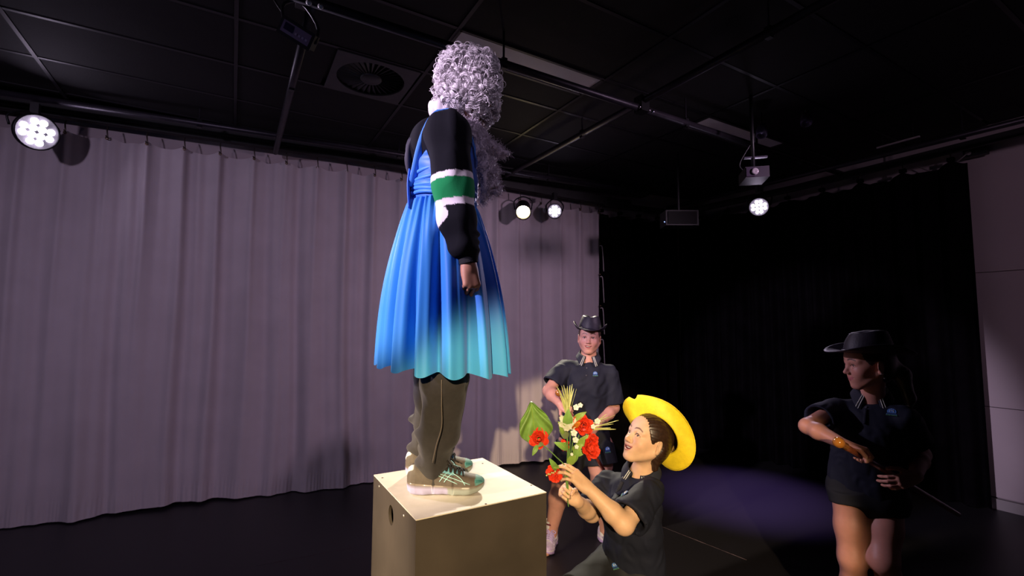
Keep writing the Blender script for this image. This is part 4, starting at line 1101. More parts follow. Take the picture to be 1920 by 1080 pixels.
# ================================================================== hats, polo shirts, shorts
def cowboy_hat(parent, c, up, front, a, b, h, bw, curl, m_crown, m_brim, ridges=0, droop=.01, name='hat', label=None, torn=False, shape=None):
    up = nrm(up); fr = np.asarray(front, float); fr = nrm(fr-up*(fr@up)); lf = np.cross(up, fr); c = np.asarray(c, float)
    W = lambda x, y, z: c+fr*x+lf*y+up*z
    n = 72
    br = MB()
    def brim(u, v):
        t = 2*PI*u; cs, sn = math.cos(t), math.sin(t); w_ = bw*(1.0+.10*cs*cs+(.28*max(0, cs)**8 if torn else 0))
        x, y = (a+w_*v)*cs, (b+w_*v)*sn
        if torn and abs(t-.12) < .12: x *= 1-.14*v*(1-abs(t-.12)/.12)
        z = curl*abs(sn)**2.2*v**1.6-droop*cs*cs*v**1.3
        y *= 1-.16*v*abs(sn)**2*curl/.05
        return W(x, y, z)
    br.grid(brim, n, 10, wrap=True)
    hat = br.build(name, m_brim, parent, True, solid=.005)
    if label: hat['label'] = label
    cr = MB(); st_ = []
    nz = 26 if ridges else 14
    for j in range(nz+1):
        t = j/nz
        if t < .8: q = t/.8; k = 1-.24*q*q-.03*q; z = h*.92*q
        else: q = (t-.8)/.2; k = .73*math.cos(q*PI/2*.98); z = h*(.92+.08*math.sin(q*PI/2))
        st_.append((k, z, t))
    def crown(u, v):
        k, z, t = st_[int(round(v*nz))]; th = 2*PI*u; cs, sn = math.cos(th), math.sin(th)
        rd = .0016*math.sin(t*nz*PI/1.0+PI/2) if ridges and t < .9 else 0
        x, y = (a*k+rd)*cs, (b*k+rd)*sn
        pinch = max(0, (t-.35)/.65)
        y *= 1-.20*pinch*max(0, cs)**1.5
        crease = .022*max(0, (t-.78)/.22)*math.exp(-(y/.02)**2)*h/.1
        zz_ = z-crease-.018*pinch*max(0, cs)*.8*(h/.1)+.008*pinch*max(0, -cs)
        return W(x, y, zz_)
    cr.grid(crown, n, nz, wrap=True)
    o = cr.build('crown', m_crown, hat, True)
    ring = [W((a+.002)*math.cos(t), (b+.002)*math.sin(t), .006) for t in np.linspace(0, 2*PI, 49)[:-1]]
    MB().tube(ring, .0045, 6, closed=True).build('band', m_brim, hat, True)
    edge = [brim(t, 1.0) for t in np.linspace(0, 1, 73)[:-1]]
    MB().tube(edge, .0032, 6, closed=True).build('brim_edge', m_brim, hat, True)
    return hat

from mathutils.bvhtree import BVHTree
def bvh(V, F): return BVHTree.FromPolygons([tuple(p) for p in V.tolist()], F.tolist())
def hit(tree, x, y):
    d = ray(x, y); r = tree.ray_cast(Vector(EYE), Vector(nrm(d)))
    return (None, None) if r[0] is None else (np.array(r[0]), np.array(r[1]))
POLO = matc('navy_polo_cloth', (.010, .012, .024), .75, spec=.25, noise=(6, .12), bump=(420, .06))
POLO2 = matc('navy_rib_collar', (.012, .014, .028), .8, bump=(260, .15))
STRIPE = matc('collar_stripe', (.62, .62, .56), .7)
SHORTM = matc('navy_shorts_cloth', (.013, .014, .018), .75, spec=.25, noise=(8, .15))
BLUEC = matc('crest_blue', (.045, .13, .36), .6); WHC = matc('crest_white', (.6, .65, .7), .6); GRC = matc('crest_green', (.08, .24, .14), .6)

def crest(parent, tree, x, y, s, up, words=True):
    p, n_ = hit(tree, x, y)
    if p is None: return
    if n_@ (p-EYE) > 0: n_ = -n_
    A = frame(n_, np.cross(np.asarray(up, float), n_)); p = p+n_*.003
    q = lambda u, v, w_=0: p+A[0]*u*s+A[1]*v*s+A[2]*w_
    m = MB(); n = 28                                                        # half-round shield
    pts = [q(math.cos(t), max(math.sin(t), -.42)*.92+.1, 0) for t in np.linspace(0, 2*PI, n+1)[:-1]]
    m.add([q(0, .1, .001)]+pts, [(0, i+1, (i+1) % n+1) for i in range(n)]).build('crest', BLUEC, parent, solid=.001)
    MB().tube([q(-.38, -.05, .002), q(-.38, .6, .002), q(0, .22, .002), q(.38, .6, .002), q(.38, -.05, .002)], .085*s, 5).build('crest_letter', WHC, parent)
    MB().lathe([(.10*s, 0), (0, .001)], q(0, .8, .002), A, 8).build('crest_dot', WHC, parent)
    if words:
        for k, (w_, m_) in enumerate(((1.15, BLUEC), (1.2, GRC))):
            for j in range(7): MB().box(q(-w_+2*w_*(j+.5)/7, -.62-.34*k, .001), (w_*2*s/7*.72, s*.2, .001), A).build('crest_lettering', m_, parent)

def polo(parent, nb, ch, pe, lf, sh, el, fr=(.6, .6), w=1.0, hem=.12, seed=1, sr=.064, se=.072, label='navy polo shirt', collar_r=.062, hn=None, amp=.0045, flare=0.):
    nb, ch, pe = (np.asarray(v, float) for v in (nb, ch, pe)); up = nrm(nb-pe); lf = nrm(lf-up*(lf@up)); fw_ = np.cross(lf, up); A = np.array([fw_, lf, up])
    S = Sdf(.0045)
    S.ell(ch, (.112*w, .150*w, .17), A, .05); S.ell((ch+pe)/2, (.108*w, .146*w, .18), A, .06); S.ell(pe, (.122*w+flare, .160*w+flare, .20), A, .05)
    for q in sh: S.cone(nb-up*.045, np.asarray(q)-up*.006, .050, sr*.80, .04)
    S.cut(pe-up*hem, -up if hn is None else hn)
    for q, e, f_ in zip(sh, el, fr):
        q, e = np.asarray(q, float), np.asarray(e, float); d = nrm(e-q); end = q+(e-q)*f_
        S.cone(q-up*.01, q+d*.04-up*.006, sr*.78, sr*.9, .03); S.cap(q+d*.015, end, sr*.86, se, .025); S.cap(q+(e-q)*f_*.62, end+d*.02, se*.72, se-.008, .0, 's')
    S.cap(nb-up*.03, nb+up*.10, .050, .060, .01, 's')
    V, F = S.mesh(1); V = folds(V, F, amp, seed, 24, (1, 1, .55)); V = folds(V, F, amp*.4, seed+5, 60, (1, 1, .5))
    o = link('polo_shirt', raw_mesh('polo_shirt', V, F, True), POLO, parent); o['label'] = label
    tree = bvh(V, F)
    # collar: standing fold that falls outwards, open at the front
    g = .30; m = MB(); R0, R1 = collar_r*.93, collar_r*1.28; n = 40
    def col(u, v):
        t = g+(2*PI-2*g)*u; cs, sn = math.cos(t), math.sin(t); tip = math.exp(-(min(u, 1-u)/.10)**2)
        fall = max(0, (v-.35)/.65); r = R0+(R1-R0)*fall+.016*tip*fall
        z = .026*(1-abs(v-.35)/.35) if v < .35 else .026-(.040+.030*tip)*fall
        z += -.026*cs+.010
        sd = -.5*tip*fall*(.03/r)*(1 if u < .5 else -1)
        t2 = t+sd*-.6
        return nb+A[0]*(r*math.cos(t2)*.95+.004)+A[1]*r*1.08*math.sin(t2)+A[2]*(z+.026)
    m.grid(col, n, 8); m.build('collar', POLO2, o, True, solid=.004)
    for uu in (0.0, 1.0):
        for k in range(2):
            e_ = .018+.022*k
            P = [col(abs(uu-e_) if uu == 0 else 1-e_, v)+nrm(col(abs(uu-e_) if uu == 0 else 1-e_, v)-nb+up*.02)*.004 for v in np.linspace(.4, 1, 8)]
            MB().tube(P, .0019, 5).build('collar_stripe', STRIPE, o, True)
    return o, tree, A
def buttons(o, tree, pts):
    for x, y in pts:
        p, n_ = hit(tree, x, y)
        if p is None: continue
        MB().lathe([(.0055, 0), (.0055, .0025), (.003, .003), (0, .0022)], p+n_*.001, frame(n_), 12).build('button', matc('shirt_button', (.05, .05, .065), .3), o, True)
def placket(o, tree, pts, wd=.012):
    P = []
    for x, y in pts:
        p, n_ = hit(tree, x, y)
        if p is not None: P.append(p+n_*.003)
    if len(P) > 1: ribbon(P, RX, wd, 'placket', POLO2, o, 10, .003)
def hair_cap(parent, hd, S=None, colr=(.030, .016, .010), pony=None, cutx=.035, low=-.07, grow=1.06, seed=3):
    S = S or Sdf(.004)
    k = hd.s
    S.ell(hd.w((-.016, 0, .034)), np.array([.100, .080, .090])*k*grow, hd.A, .01)
    S.ell(hd.w((-.050, 0, -.02)), np.array([.058, .066, .07])*k*grow, hd.A, .03)
    S.ell(hd.w((.075, 0, -.02)), np.array([.075, .078, .090])*k, hd.A, .012, 's')
    for y in (-1, 1): S.ell(hd.w((-.006, y*.085, -.020)), np.array([.030, .02, .040])*k, hd.A, .008, 's')
    if pony:
        for a_, b_, r1, r2 in pony: S.cone(a_, b_, r1, r2, .02)
    V, F = S.mesh(1); N_ = normals(V, F); q = hd.l(V); ang = np.arctan2(q[:, 1], q[:, 2]); 
    V = V+N_*(.0006*np.sin(ang*40+q[:, 0]*25))[:, None]
    return link('hair', raw_mesh('hair', V, F, True), matc('dark_brown_hair_%.3f' % colr[0], colr, .38, spec=.5, noise=(90, .3)), parent)

# ================================================================== kneeling girl
K = lambda x, y, d: at(x, y, d)
kg = thing('person', 'kneeling person in yellow cowboy hat and navy polo shirt offering the bouquet', 'person', (*K(1190, 1000, 2.08)[:2], 0))
SKIN_K = (.68, .43, .27)
hdir = nrm(-RX*.93-FW*.37+UP*.46)
hdK = Head(K(1213, 826, 2.03), hdir, UP+RX*.12, .93)
nbK = K(1203, 893, 2.06); chK = K(1186, 962, 2.06); peK = K(1188, 1062, 2.14)
lfK = nrm(RX*.72-FW*.66)
shL, shR = K(1222, 916, 1.955), K(1139, 903, 2.165)
elL, wrL = K(1170, 983, 1.81), K(1105, 917, 1.84)
elR, wrR = K(1109, 962, 2.08), K(1080, 938, 1.935)
S = Sdf(.003)
hdK.into(S, .9, nbK-UP*.02, .047, True)
torso(S, peK, chK, nbK, lfK, None, .86, (shL, shR))
arm(S, shL, elL, wrL, (.033, .037, .034, .0235)); arm(S, shR, elR, wrR, (.033, .036, .034, .0235))
hand(S, wrL, K(1068, 882, 1.85)-wrL, nrm(FW*.62-UP*.62-RX*.25), 1, curls=((24, 30, 22), (22, 30, 22), (26, 32, 22), (32, 36, 24)), spread=9, thumb=((.75, .35, .75), (.9, .0, .6), (.95, -.15, .3)), sc=.90)
hand(S, wrR, K(1053, 915, 1.925)-wrR, nrm(-FW*.9+RX*.25), -1, curls=((78, 82, 50), (82, 85, 50), (84, 85, 50), (84, 80, 46)), spread=2, thumb=((.7, .3, .7), (.6, -.3, .8), (.2, -.6, .6)), sc=.88)
hpR, hpL = peK-lfK*.075-UP*.02, peK+lfK*.075-UP*.02
knR = K(1070, 1128, 1.92); anR = V3(*(knR[:2]+RX[:2]*.03), .09)
knL = V3(*K(1175, 1100, 1.93)[:2], .065); anL = V3(*(K(1240, 1100, 2.30)[:2]), .06)
leg(S, hpR, knR, anR, (.078, .054, .052, .035)); leg(S, hpL, knL, anL, (.078, .056, .052, .035))
foot(S, anR, -RX, 0); S.cone(anL, anL+nrm(anL-knL)*.10-UP*.02, .033, .03, .02); S.cone(anL+nrm(anL-knL)*.05, anL+nrm(anL-knL)*.07-UP*.03, .03, .028, .02)
kb = sdf_obj('body', S, SKINM, kg, 1, None, skin_paint(SKIN_K, ((hdK, dict(lip=(.46, .17, .13), smile=.9, open_=True, brow=(.10, .055, .035), blush=(.62, .30, .20))),)))
hdK.eyes(kg, (.035, .02, .014), (1, .12, .22)); hdK.teeth(kg, .9)
hair_cap(kg, hdK, None, (.030, .014, .008), [(hdK.w((-.080, .0, -.03)), hdK.w((-.085, .0, -.09)), .030, .020), (hdK.w((-.035, .055, -.05)), hdK.w((-.055, .05, -.10)), .016, .012)], grow=1.08)
yel = matc('yellow_straw', (.84, .64, .02), .6, noise=(40, .10), bump=(250, .2))
def woven_yellow():
    m = matc('yellow_open_weave', (.60, .40, .10), .65); nt = m.node_tree; N = nt.nodes; L = nt.links
    tc = N.new('ShaderNodeTexCoord'); ck = N.new('ShaderNodeTexChecker'); ck.inputs['Scale'].default_value = 150
    ck.inputs[1].default_value = (.62, .40, .12, 1); ck.inputs[2].default_value = (.06, .03, .01, 1); L.new(tc.outputs['Object'], ck.inputs[0]); L.new(ck.outputs[0], N['Principled BSDF'].inputs['Base Color']); return m
hup = nrm(RX*.62+FW*.70+UP*.34)
cowboy_hat(kg, hdK.w((-.040, 0, .044)), hup, hdir, .098, .086, .10, .068, .066, woven_yellow(), yel, 0, .0, label='bright yellow cowboy hat pushed back on the head', torn=True)
po, tr_, A_ = polo(kg, nbK, chK, peK, lfK, (shL, shR), (elL, elR), (.84, .84), .88, .13, 7, .058, .076, 'navy polo shirt with striped collar', .060, amp=.005, flare=.01)
placket(po, tr_, [(1168, 903), (1163, 915), (1157, 928), (1152, 938)], .011); buttons(po, tr_, [(1168, 896), (1161, 911)])
crest(po, tr_, 1172, 926, .0155, UP)
S = Sdf(.0045)
S.ell(peK-UP*.03, (.135, .165, .13), A_, .04)
S.cap(hpR, hpR+(knR-hpR)*.92, .105, .088, .04); S.cap(hpL, hpL+(knL-hpL)*.6, .105, .09, .04); S.cut(peK+UP*.07, UP)
V, F = S.mesh(1); V = folds(V, F, .004, 17, 26); so = link('shorts', raw_mesh('shorts', V, F, True), SHORTM, kg); t2 = bvh(V, F); so['label'] = 'dark shorts with a small crest'
crest(so, t2, 1152, 1062, .013, UP)
MB().lathe([(.04, 0), (.036, .05), (.038, .09)], V3(anR[0], anR[1], .06), n=20).build('sock', matc('white_sock', (.6, .58, .6), .85), kg, True)
CK = dict(base=(.05, .05, .06), toe=(.05, .05, .06), mid=(.2, .2, .25), mid2=(.2, .2, .25), tab=(.3, .3, .3), mids=(.5, .5, .5), gel=(.5, .5, .5), gel2=(.5, .5, .5), line=(.5, .5, .5), lace=(.4, .4, .4))
trainer(kg, 'dark trainer', V3(anR[0], anR[1], 0)+RX*.07, -RX, .26, CK, False)

# ================================================================== person at the back
bg = thing('person', 'smiling person in black cowboy hat standing behind the bouquet', 'person', (*at(1085, 1000, 3.5)[:2], 0))
SKIN_B = (.48, .24, .19)
hdB = Head(at(1105, 634, 3.5), nrm(-FW-RX*.22+UP*.02), UP+RX*.06, .99)
nbB, chB, peB = at(1103, 676, 3.52), at(1100, 720, 3.5), at(1097, 805, 3.5); lfB = nrm(RX-FW*.12)
sL, sR = at(1142, 695, 3.5), at(1057, 689, 3.52); eL, wL = at(1150, 764, 3.5), at(1118, 800, 3.32); eR, wR = at(1029, 733, 3.42), at(1050, 757, 3.26)
S = Sdf(.004)
hdB.into(S, .8, nbB-UP*.02, .056, True, 1.06); torso(S, peB, chB, nbB, lfB, None, 1.1, (sL, sR))
arm(S, sL, eL, wL, (.038, .043, .042, .027)); arm(S, sR, eR, wR, (.038, .043, .042, .027))
hand(S, wL, at(1103, 822, 3.28)-wL, nrm(FW*.6-RX*.6), -1, (60, 60, 35)); hand(S, wR, at(1064, 768, 3.22)-wR, nrm(FW*.7-UP*.5), 1, (60, 60, 35))
kR, aR = at(1052, 905, 3.46), at(1034, 975, 3.46); kL, aL = at(1126, 905, 3.42), at(1136, 985, 3.5); aR[2] = .10; aL[2] = .10
leg(S, at(1070, 835, 3.5), kR, aR, (.10, .066, .066, .04)); leg(S, at(1124, 835, 3.5), kL, aL, (.10, .066, .066, .04)); fdR, fdL = nrm(-FW*.95-RX*.3), nrm(-FW*.95+RX*.35); foot(S, aR, fdR); foot(S, aL, fdL)
sdf_obj('body', S, SKINM, bg, 1, None, skin_paint(SKIN_B, ((hdB, dict(lip=(.40, .15, .13), smile=.8, open_=True, brow=(.12, .07, .05), blush=(.55, .22, .2))),)))
hdB.eyes(bg, (.06, .06, .06)); hair_cap(bg, hdB, None, (.05, .03, .02), grow=1.04)
hdB.teeth(bg, .8)
straw = matc('black_glossy_straw', (.016, .013, .022), .55, spec=.4, noise=(30, .2), bump=(150, .2))
cowboy_hat(bg, hdB.w((-.005, 0, .060)), nrm(UP+RX*.10+FW*.05), hdB.A[0], .100, .084, .112, .062, .055, straw, straw, 1, .012, label='glossy black cowboy hat with ridged crown')
pb, tb, Ab = polo(bg, nbB, chB, peB, lfB, (sL, sR), (eL, eR), (.86, .72), 1.10, .14, 27, .068, .082, 'loose navy polo shirt', .066, amp=.006)
crest(pb, tb, 1116, 701, .016, UP); buttons(pb, tb, [(1100, 690), (1099, 704)])
S = Sdf(.005); S.ell(peB-UP*.05, (.14, .185, .15), Ab, .04); S.cap(at(1072, 832, 3.5), at(1062, 872, 3.48), .115, .122, .03); S.cap(at(1122, 832, 3.5), at(1128, 870, 3.46), .115, .122, .03); S.cut(peB+UP*.06, UP)
V, F = S.mesh(1); V = folds(V, F, .004, 37, 22); so = link('shorts', raw_mesh('shorts', V, F, True), SHORTM, bg); t3 = bvh(V, F); crest(so, t3, 1139, 843, .02, UP)
CB = dict(base=(.50, .42, .60), toe=(.46, .36, .60), mid=(.62, .58, .66), mid2=(.55, .48, .66), tab=(.6, .6, .6), mids=(.60, .55, .62), gel=(.42, .30, .62), gel2=(.42, .30, .62), line=(.62, .55, .75), lace=(.45, .36, .66))
wsock = matc('white_sock', (.6, .58, .6), .85); rsock = matc('sock_ring', (.12, .02, .04), .8)
for an_, fd, lb in ((aR, fdR, 'lavender and white trainer beside the box'), (aL, fdL, 'lavender and white trainer, hidden foot')):
    g_ = V3(an_[0], an_[1], 0); trainer(bg, lb, g_-fd*.085, fd, .27, CB, True)
    so_ = MB().lathe([(.044, -.04), (.042, .02), (.043, .075), (.045, .08)], V3(an_[0], an_[1], .10), n=24).build('sock', wsock, bg, True)
    MB().lathe([(.0455, .055), (.0465, .058), (.0465, .064), (.0455, .067)], V3(an_[0], an_[1], .10), n=24).build('sock_stripe', rsock, so_, True)
caneB = thing('walking_cane', 'glossy red-brown cane held low behind the red roses', 'cane', at(1110, 840, 3.25))
MB().tube([at(1050, 742, 3.2), at(1150, 912, 3.32)], [.012, .012], 10).build('shaft', matc('red_brown_wood', (.16, .03, .02), .25, coat=.5, noise=(30, .3)), caneB, True)
MB().lathe([(0, -.03), (.012, -.026), (.021, -.008), (.021, .008), (.012, .022), (0, .026)], at(1047, 737, 3.2), frame(at(1047, 737, 3.2)-at(1150, 912, 3.32)), 14).build('knob', matc('amber_wood', (.28, .10, .02), .2, coat=.6), caneB, True)

# ================================================================== girl with the cane at right
gg = thing('person', 'person in black cowboy hat and navy polo gripping a wooden cane', 'person', (*at(1630, 1200, 2.25)[:2], 0))
SKIN_G = (.50, .23, .17)
hdG = Head(at(1627, 683, 2.2), nrm(-RX*.97+FW*.14-UP*.09), UP-RX*.03, .95)
nbG, chG, peG = at(1634, 752, 2.25), at(1630, 815, 2.23), at(1624, 902, 2.25); lfG = nrm(RX*.80-FW*.60)
sL, sR = at(1694, 780, 2.14), at(1570, 764, 2.32); eL, wL = at(1727, 852, 2.22), at(1716, 894, 2.04); eR, wR = at(1514, 799, 2.22), at(1583, 833, 2.03)
S = Sdf(.003)
hdG.into(S, .35, nbG-UP*.02, .047); torso(S, peG, chG, nbG, lfG, None, .88, (sL, sR))
arm(S, sL, eL, wL, (.033, .036, .034, .023)); arm(S, sR, eR, wR, (.033, .034, .033, .0225))
hand(S, wR, nrm(RX*.86-UP*.30-FW*.25), nrm(-UP*.7-FW*.45-RX*.3), 1, curls=((52, 75, 45), (60, 78, 45), (64, 78, 45), (66, 76, 45)), thumb=((.7, .5, .5), (.6, .2, .8), (.3, -.2, .9)), sc=.88)
hand(S, wL, nrm(-RX*.95-UP*.22-FW*.12), nrm(FW*.9-UP*.15), 1, curls=((24, 40, 28), (26, 40, 28), (28, 42, 28), (32, 44, 28)), spread=8, thumb=((.75, .65, .15), (.95, .35, .1), (.98, .15, .1)), sc=.92)
kR, aR = at(1598, 1046, 2.2), at(1612, 1215, 2.3); kL, aL = at(1657, 1050, 2.12), at(1700, 1210, 2.35); aR[2] = aL[2] = .09
leg(S, at(1594, 930, 2.25), kR, aR, (.076, .056, .055, .036)); leg(S, at(1659, 935, 2.22), kL, aL, (.078, .056, .055, .036)); foot(S, aR, nrm(-FW-RX*.3)); foot(S, aL, nrm(-FW+RX*.1))
sdf_obj('body', S, SKINM, gg, 1, None, skin_paint(SKIN_G, ((hdG, dict(lip=(.44, .13, .13), smile=.35, brow=(.035, .02, .014), blush=(.55, .22, .18))),)))
hdG.eyes(gg, (.04, .025, .02), (1, .1, -.25))
hair_cap(gg, hdG, None, (.022, .012, .009), [(hdG.w((-.10, 0, .0)), hdG.w((-.14, .0, -.06)), .03, .035), (hdG.w((-.14, 0, -.06)), hdG.w((-.15, .02, -.17)), .035, .02), (hdG.w((-.15, .02, -.17)), hdG.w((-.13, .03, -.24)), .02, .006)], grow=1.05)
cowboy_hat(gg, hdG.w((-.012, 0, .056)), nrm(UP+RX*.03), hdG.A[0], .102, .085, .105, .068, .040, straw, straw, 1, .004, label='black cowboy hat with ridged crown on the girl with the cane')
for dx, dz, r in ((-.006, -.040, .004), (-.016, -.060, .0035)):
    MB().lathe([(0, -r), (r, -r*.3), (r, r*.3), (0, r)], hdG.w((dx, .088, dz)), n=8).build('earring', matc('silver', (.7, .7, .72), .2, metal=1), gg, True)
pg, tg_, Ag = polo(gg, nbG, chG, peG, lfG, (sL, sR), (eL, eR), (.66, .62), .95, .155, 47, .060, .070, 'navy polo shirt with white collar stripes', .060, amp=.0045)
crest(pg, tg_, 1672, 773, .017, UP); buttons(pg, tg_, [(1624, 764), (1623, 785)]); placket(pg, tg_, [(1626, 768), (1624, 782), (1623, 796)], .011)
S = Sdf(.0045); S.ell(peG-UP*.05, (.12, .165, .13), Ag, .04); S.cap(at(1595, 925, 2.25), at(1597, 944, 2.24), .083, .087, .03); S.cap(at(1660, 930, 2.22), at(1658, 953, 2.21), .083, .086, .03); S.cut(peG+UP*.05, UP)
V, F = S.mesh(1); V = folds(V, F, .003, 57, 24); so = link('shorts', raw_mesh('shorts', V, F, True), SHORTM, gg)
for an_ in (aR, aL):
    MB().lathe([(.042, -.04), (.038, .03), (.04, .06)], an_, n=20).build('sock', wsock, gg, True); trainer(gg, 'dark trainer', V3(an_[0], an_[1], 0)+FW*.085, -FW, .25, CK, False)
c0, c1 = at(1573, 830, 1.955), at(1797, 965, 2.32)
cg = thing('walking_cane', 'polished wooden cane with round amber knob across the dark shorts', 'cane', (c0+c1)/2)
MB().tube([c0+(c1-c0)*t for t in np.linspace(.03, 1, 12)], [.0125, .0125, .0135, .012, .0125, .0135, .0125, .012, .012, .012, .0115, .011], 12).build('shaft', matc('brown_wood', (.22, .06, .025), .3, coat=.4, noise=(25, .35)), cg, True)
zc = nrm(c0-c1); MB().lathe([(.0125, -.055), (.017, -.045), (.0165, -.018), (.020, -.012), (.0225, .0), (.020, .013), (.012, .021), (0, .024)], c0, frame(zc), 20).build('knob', matc('amber_knob', (.36, .13, .02), .18, coat=.8), cg, True)
# ================================================================== bouquet
bq = thing('bouquet', 'bouquet of red and white artificial flowers with green leaves', 'bouquet', at(1064, 905, 1.89))
BD = 1.885
B = lambda x, y, d=0: at(x, y, BD+d)
redm = matc('red_silk_petal', (.85, .055, .015), .6, noise=(40, .15), trans=.25); whm = matc('white_petal', (.80, .78, .58), .6, trans=.25); orm = matc('orange_petal', (.80, .28, .02), .6, trans=.2)
leafm = matc('green_leaf', (.22, .40, .08), .38, noise=(20, .25), trans=.25); leaf2 = matc('light_green_leaf', (.30, .46, .08), .4, noise=(20, .2), trans=.25); stemm = matc('green_stem', (.12, .24, .05), .5)
grassm = matc('pale_grass_blade', (.66, .68, .26), .5, noise=(20, .2), trans=.2); grn = matc('grey_green_leaf', (.20, .26, .11), .5, trans=.2)
def petal(m, c, d, out, L, W_, cup, n=5):
    d = nrm(d); s = nrm(np.cross(out, d)); o = np.cross(d, s)
    def f(u, v):
        x = (u-.5)*2; wd = W_*math.sin(PI*(.12+.80*v))**.7
        return c+d*L*v+s*x*wd+o*(cup*(x*x*.5-.5)*W_+.35*cup*L*v*v-.04*L*math.sin(6*x)*v)
    m.grid(f, n, n)
def rose(name, c, ax, R, mt, seed, layers=((3, .35, .85), (5, .62, .75), (6, 1.0, .55), (6, 1.15, .15))):
    r = random.Random(seed); A = frame(ax); m = MB()
    for li, (n, rr, upr) in enumerate(layers):
        for k in range(n):
            t = 2*PI*(k+.37*li)/n+r.uniform(-.2, .2); o = A[0]*math.cos(t)+A[1]*math.sin(t)
            d = nrm(o*(1-upr)+A[2]*upr+V3(r.uniform(-.1, .1), r.uniform(-.1, .1), r.uniform(-.1, .1)))
            petal(m, c+o*R*.22*rr-A[2]*R*.35, d, o, R*(.75+.35*rr)*r.uniform(.9, 1.12), R*(.30+.28*rr), -.55)
    return m.build(name, mt, bq, True, solid=.0008)
def leaf(name, base, tip, nrm_, W_, mt, bend=.12, pleat=0, nv=14, nu=10):
    base, tip = np.asarray(base), np.asarray(tip); L = np.linalg.norm(tip-base); d = nrm(tip-base); n = np.asarray(nrm_, float); n = nrm(n-d*(n@d)); s = np.cross(n, d)
    def f(u, v):
        x = (u-.5)*2; wd = W_*(math.sin(PI*min(1, v**.72))**.85)*(1-.0*v)
        z = bend*L*math.sin(PI*v)+.18*wd*abs(x)+(pleat*math.sin(abs(x)*9+v*14)*abs(x) if pleat else 0)
        return base+d*L*v+s*x*wd+n*z
    return MB().grid(f, nu, nv).build(name, mt, bq, True, solid=.0012)
tc_ = -FW+UP*.15                                  # towards the light and the viewer
rose('rose', B(1010, 822, .02), nrm(-FW*.8-RX*.1+UP*.4), .030, redm, 1); rose('rose', B(1093, 797, -.02), nrm(-FW*.9+UP*.3), .030, redm, 2)
rose('rose', B(1108, 842, -.03), nrm(-FW*.7+RX*.5+UP*.2), .033, redm, 3); rose('rose', B(1113, 822, -.01), nrm(-FW*.6+RX*.4+UP*.6), .018, redm, 5)
rose('rose', B(1039, 890, -.005), nrm(-FW*.9-RX*.3-UP*.2), .026, redm, 4); rose('rose', B(1058, 836, .03), nrm(-FW*.7-RX*.5), .018, redm, 6)
m = MB()
for k in range(6):
    t = 2*PI*k/6; A = frame(nrm(-FW*.75+UP*.5)); o = A[0]*math.cos(t)+A[1]*math.sin(t); petal(m, B(1063, 796), nrm(o*.7+A[2]*.6), o, .044, .0150, .5)
m.build('lily', whm, bq, True, solid=.0008)
m = MB()
for k in range(3):
    d = nrm(RX*(-.2+.35*k)+UP*(.2+.3*k)-FW*.4); petal(m, B(1078, 802, -.03), d, -FW, .034, .009, .3)
m.build('lily_bud', orm, bq, True, solid=.0008)
for (x, y, s) in ((1076, 812, .011), (1079, 825, .010), (1080, 764, .010), (1088, 760, .008), (1120, 790, .010), (1112, 800, .008), (1081, 838, .007), (1072, 852, .005)):
    m = MB(); c = B(x, y, -.03)
    for k in range(5):
        t = 2*PI*k/5; A = frame(nrm(-FW+UP*.3)); o = A[0]*math.cos(t)+A[1]*math.sin(t); petal(m, c, nrm(o+A[2]*.3), A[2], s*1.3, s*.6, .3, 3)
    m.build('small_flower', matc('small_white_petal', (.78, .76, .66), .6), bq, True, solid=.0008)
leaf('big_leaf', B(1008, 832, .05), B(996, 753, .045), -FW+RX*.1, .068, leafm, .05, .011, 30, 30)
ribbon([B(1008, 832, .043), B(1001, 795, .036), B(996, 758, .042)], RX, .0016, 'leaf_rib', leaf2, bq)
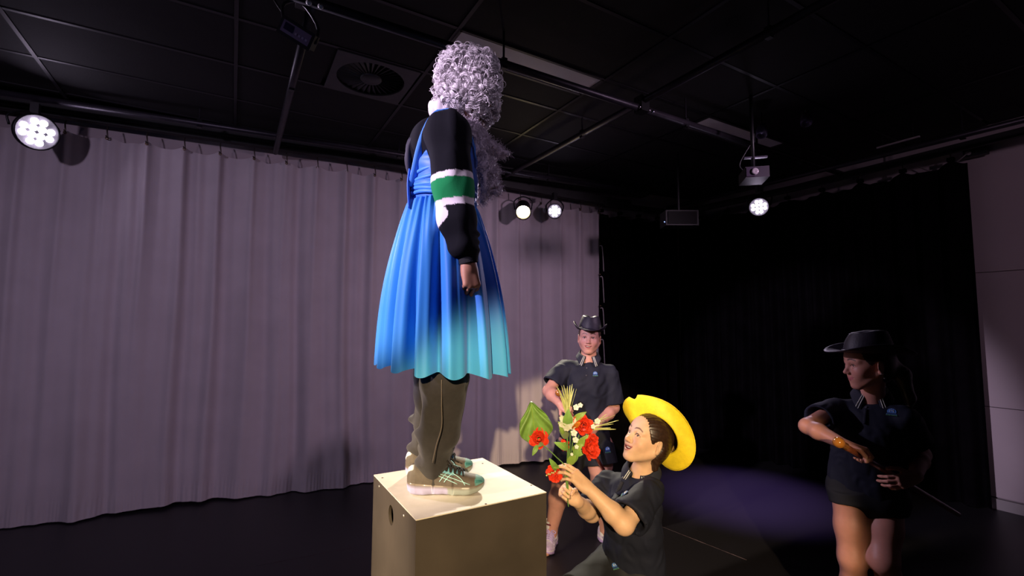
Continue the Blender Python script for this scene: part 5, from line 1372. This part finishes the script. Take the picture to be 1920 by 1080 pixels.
for a, b_, W_, mt, bend in (((1008, 834), (998, 855), .010, leafm, .1), ((1018, 830), (1008, 838), .008, grn, .1), ((1075, 788), (1100, 772), .013, leaf2, .15), ((1063, 800), (1066, 766), .020, leafm, .1), ((1062, 815), (1046, 790), .016, leaf2, .15), ((1065, 820), (1048, 806), .016, grn, .1),
                         ((1066, 842), (1038, 829), .014, leafm, .12), ((1070, 868), (1086, 838), .016, leafm, .1), ((1066, 870), (1080, 850), .016, leaf2, .1), ((1044, 882), (1029, 858), .012, leafm, .12), ((1050, 876), (1034, 876), .007, leaf2, .1), ((1078, 850), (1098, 848), .014, leafm, .1), ((1074, 846), (1094, 832), .015, leaf2, .12), ((1082, 838), (1104, 815), .016, leaf2, .1), ((1062, 836), (1052, 832), .012, leaf2, .1)):
    leaf('leaf', B(*a, .0), B(*b_, -.015), -FW+UP*.3, W_, mt, bend)
rr_ = random.Random(5)
def spray(base, tips, name):
    for (x, y) in tips:
        e = B(x, y, rr_.uniform(-.04, .03)); b0 = B(base[0]+rr_.uniform(-5, 5), base[1]+rr_.uniform(-4, 4), rr_.uniform(-.01, .01))
        ribbon([b0, b0*.55+e*.45+V3(0, 0, rr_.uniform(-.004, .004)), e], nrm(RX*.6+UP*.5+V3(rr_.uniform(-.4, .4), rr_.uniform(-.4, .4), 0)), lambda t: .0046*(1-t)**.6+.0005, name, grassm, bq, 10, .0008)
spray((1066, 782), [(1044, 724), (1050, 733), (1053, 723), (1057, 722), (1061, 728), (1064, 724), (1069, 722), (1073, 720), (1076, 728), (1081, 729), (1058, 738), (1071, 735), (1047, 728), (1066, 740)], 'grass_blade')
spray((1104, 801), [(1138, 776), (1142, 781), (1154, 778), (1160, 788), (1150, 795), (1155, 805), (1145, 802), (1128, 783), (1134, 790), (1122, 788)], 'grass_blade')
for pts in ([(1064, 930), (1062, 890), (1064, 850), (1064, 800)], [(1066, 930), (1064, 890), (1068, 850), (1070, 780)], [(1065, 930), (1064, 892), (1074, 850), (1090, 805)], [(1064, 930), (1063, 890), (1078, 860), (1102, 842)], [(1063, 930), (1062, 880), (1042, 856), (1016, 832)],
            [(1064, 928), (1060, 895), (1054, 885), (1047, 886)], [(1065, 930), (1064, 890), (1066, 850), (1061, 810)], [(1066, 930), (1065, 890), (1072, 840), (1076, 815)], [(1065, 930), (1064, 895), (1085, 840), (1110, 802)], [(1064, 935), (1066, 950)]):
    MB().tube(curve([B(x, y, .003) for x, y in pts], 14), .0022, 6).build('stem', stemm, bq, True)
for k in range(6):
    p = B(1041-3.2*k, 884+1.2*k+1.5*(k % 2), -.03); MB().lathe([(0, -.004), (.0035, -.001), (.0035, .001), (0, .004)], p, n=8).build('bud', grassm, bq, True)
